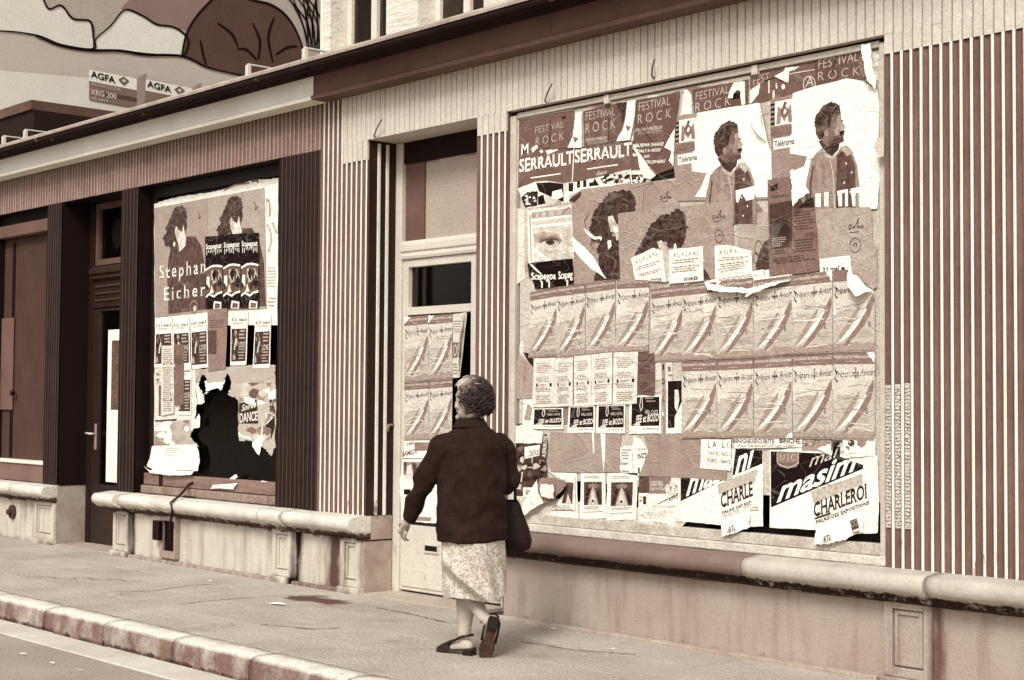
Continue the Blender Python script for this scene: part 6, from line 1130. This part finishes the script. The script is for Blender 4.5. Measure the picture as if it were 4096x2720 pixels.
for i in range(NL + 1):
    t = i / NL
    for k in range(NS):
        an = 2 * math.pi * k / NS; dl, dh = math.cos(an), math.sin(an)
        yb = 1376 + 4 * math.sin(an * 3 + 1)                       # hem, a little higher on her right
        dirA = (LAT * dl + HD * dh).dot(RH)
        yb -= 9 * max(0, dirA) ** 2
        y = 1205 + (yb - 1205) * t
        wl, wf = .190 + .016 * math.sin(t * 2.4) - .022 * t, .165 + .012 * t
        cen = pd(1086 + 10 * t, y, -.02 + .01 * t)
        foldamp = .006 + .030 * t
        rad = 1 + foldamp * (math.sin(an * 7 + 2.2 * t + .7) + .6 * math.sin(an * 12 - 3 * t))
        p = cen + LAT * dl * wl * rad + HD * dh * wf * rad
        # diagonal pull from the left hip to the trailing knee, seen from the street
        q_ = p - BASE; a = q_.dot(RH); fro = -q_.dot(VH)
        if fro > -.05:
            s_ = (a + .10) * .62 + (q_.z - .50) * .78; p -= VH * (.042 * math.exp(-(s_ / .030) ** 2) * (1 if t > .25 else t * 4) - .034 * math.exp(-((s_ + .055) / .035) ** 2) * t)
            s2 = (a - .09) * .93 - (q_.z - .50) * -.36; p -= VH * .030 * math.exp(-(s2 / .022) ** 2) * min(1, t * 2) * (1 - t * .4)
        v.append(p)
for i in range(NL):
    for k in range(NS): q_ = i * NS; f.append((q_ + k, q_ + (k + 1) % NS, q_ + NS + (k + 1) % NS, q_ + NS + k))
mesh('skirt', v, f, sk, woman, smooth=True)
# shoes: slingbacks
SH = mat(18, .5, var=6, vscale=30, spec=.4); SO = mat(58, .8, var=12, vscale=40, grain=.2, bump=.4, bscale=60)
def shoe(heel, toe, up, lat, m):
    d = (toe - heel).normalized(); L_ = (toe - heel).length; root = empty('shoe', heel); root.parent = woman; root.location = heel - wloc(woman)
    out = [(-.02, .024), (.0, .032), (.05, .031), (.10, .029), (.15, .036), (.19, .041), (.22, .038), (.245, .024), (.252, .008)]; k = (L_ + .035) / .252
    v, f = [], []
    prof = lambda s_: .022 * max(0, min(1, (.09 - s_) / .09))           # heel lift
    for s_, w_ in out:
        c = heel + d * (s_ * k - .015)
        for sg in (-1, 1):
            v.append(c + lat * sg * w_ - up * .022 + up * (prof(s_) - .0) * 0); v.append(c + lat * sg * w_ - up * .034)
    n_ = len(out)
    for i in range(n_ - 1):
        a = i * 4; b_ = a + 4; f += [(a, b_, b_ + 2, a + 2), (a + 1, a + 3, b_ + 3, b_ + 1), (a, a + 1, b_ + 1, b_), (a + 2, b_ + 2, b_ + 3, a + 3)]
    f += [(0, 2, 3, 1), (n_ * 4 - 4, n_ * 4 - 3, n_ * 4 - 1, n_ * 4 - 2)]
    mesh('sole', v, f, SO, root)
    hb = [heel + d * x + lat * y - up * z for z in (.0345, .062) for x, y in ((-.030, -.026), (.030, -.028), (.030, .028), (-.030, .026))]
    mesh('heel', hb, [(0, 3, 2, 1), (4, 5, 6, 7), (0, 1, 5, 4), (1, 2, 6, 5), (2, 3, 7, 6), (3, 0, 4, 7)], SH, root)
    # vamp over the toes
    v, f = [], []
    for i in range(8):
        s_ = .125 + .127 * i / 7; w_ = (.036, .039, .042, .043, .041, .036, .026, .010)[i]; h = (.052, .050, .045, .039, .033, .026, .020, .012)[i]; c = heel + d * (s_ * k - .012) - up * .022
        for j in range(9): a = math.pi * j / 8; v.append(c + lat * w_ * math.cos(a) + up * h * math.sin(a))
    for i in range(7):
        for j in range(8): a = i * 9 + j; f.append((a, a + 1, a + 10, a + 9))
    mesh('vamp', v, f, SH, root, smooth=True)
    # strap from the vamp up and round the heel
    pts = [heel + d * (.13 * k) + lat * .040 + up * .01, heel + d * .07 + lat * .042 + up * .028, heel + d * .02 + lat * .040 + up * .046, heel - d * .018 + lat * .022 + up * .050, heel - d * .030 + up * .050, heel - d * .018 - lat * .022 + up * .050, heel + d * .02 - lat * .040 + up * .046, heel + d * .07 - lat * .042 + up * .028, heel + d * (.13 * k) - lat * .040 + up * .01]
    tube('strap', pts, .0075, SH, root, 8)
    return root
ldv = (ltoe - lheel).normalized(); lupv = (VH - ldv * VH.dot(ldv)).normalized(); llat = ldv.cross(lupv).normalized()
shoe(lheel + VH * .012, ltoe + VH * .012, lupv, llat, SH)
rdv = (rtoe - rheel); rdv.z = 0; rdv.normalize(); rlat = rdv.cross(ZU).normalized(); rh0 = Vector((rheel.x, rheel.y, .062))
shoe(rh0, rh0 + rdv * .215 - ZU * .026, (ZU + rdv * .1).normalized(), rlat, SH)
# handbag hanging from her right forearm
bag = empty('handbag', pd(1192, 1280, .22), 'dark soft leather handbag hanging from the woman\'s right forearm', 'handbag')
BM_ = mat(20, .55, var=8, vscale=10, grain=.1, spec=.2, bump=.3, bscale=30)
bl_ = []
for (y, xc, hw, th) in ((1158, 1172, .045, .018), (1166, 1174, .055, .030), (1195, 1178, .072, .045), (1225, 1184, .086, .055), (1255, 1188, .098, .060), (1272, 1186, .092, .055), (1279, 1182, .070, .040)):
    c = pd(xc, y, .22); bl_.append((c, hw, th))
v, f = [], []; NSB = 28
for i, (c, hw, th) in enumerate(bl_):
    for k in range(NSB):
        a = 2 * math.pi * k / NSB; cs, sn = math.cos(a), math.sin(a); sx_ = math.copysign(abs(cs) ** .6, cs); sy_ = math.copysign(abs(sn) ** .6, sn)
        p = c + RH * hw * sx_ - VH * th * sy_; p += (RH * cs - VH * sn) * noise.noise(p * 16) * .010; v.append(p)
for i in range(len(bl_) - 1):
    for k in range(NSB): q_ = i * NSB; f.append((q_ + k, q_ + (k + 1) % NSB, q_ + NSB + (k + 1) % NSB, q_ + NSB + k))
f += [tuple(range(NSB - 1, -1, -1)), tuple((len(bl_) - 1) * NSB + k for k in range(NSB))]
mesh('bag_body', v, f, BM_, bag, smooth=True)
fa = rel * .55 + rwr * .45
for dx in (-.035, .035):
    tube('bag_strap', [bl_[0][0] + RH * dx - VH * .012, bl_[0][0] * .4 + fa * .6 + RH * dx - VH * .045, fa + ZU * .052 + RH * dx * .6, bl_[0][0] * .4 + fa * .6 + RH * dx + VH * .045, bl_[0][0] + RH * dx + VH * .012], .009, BM_, bag, 8)
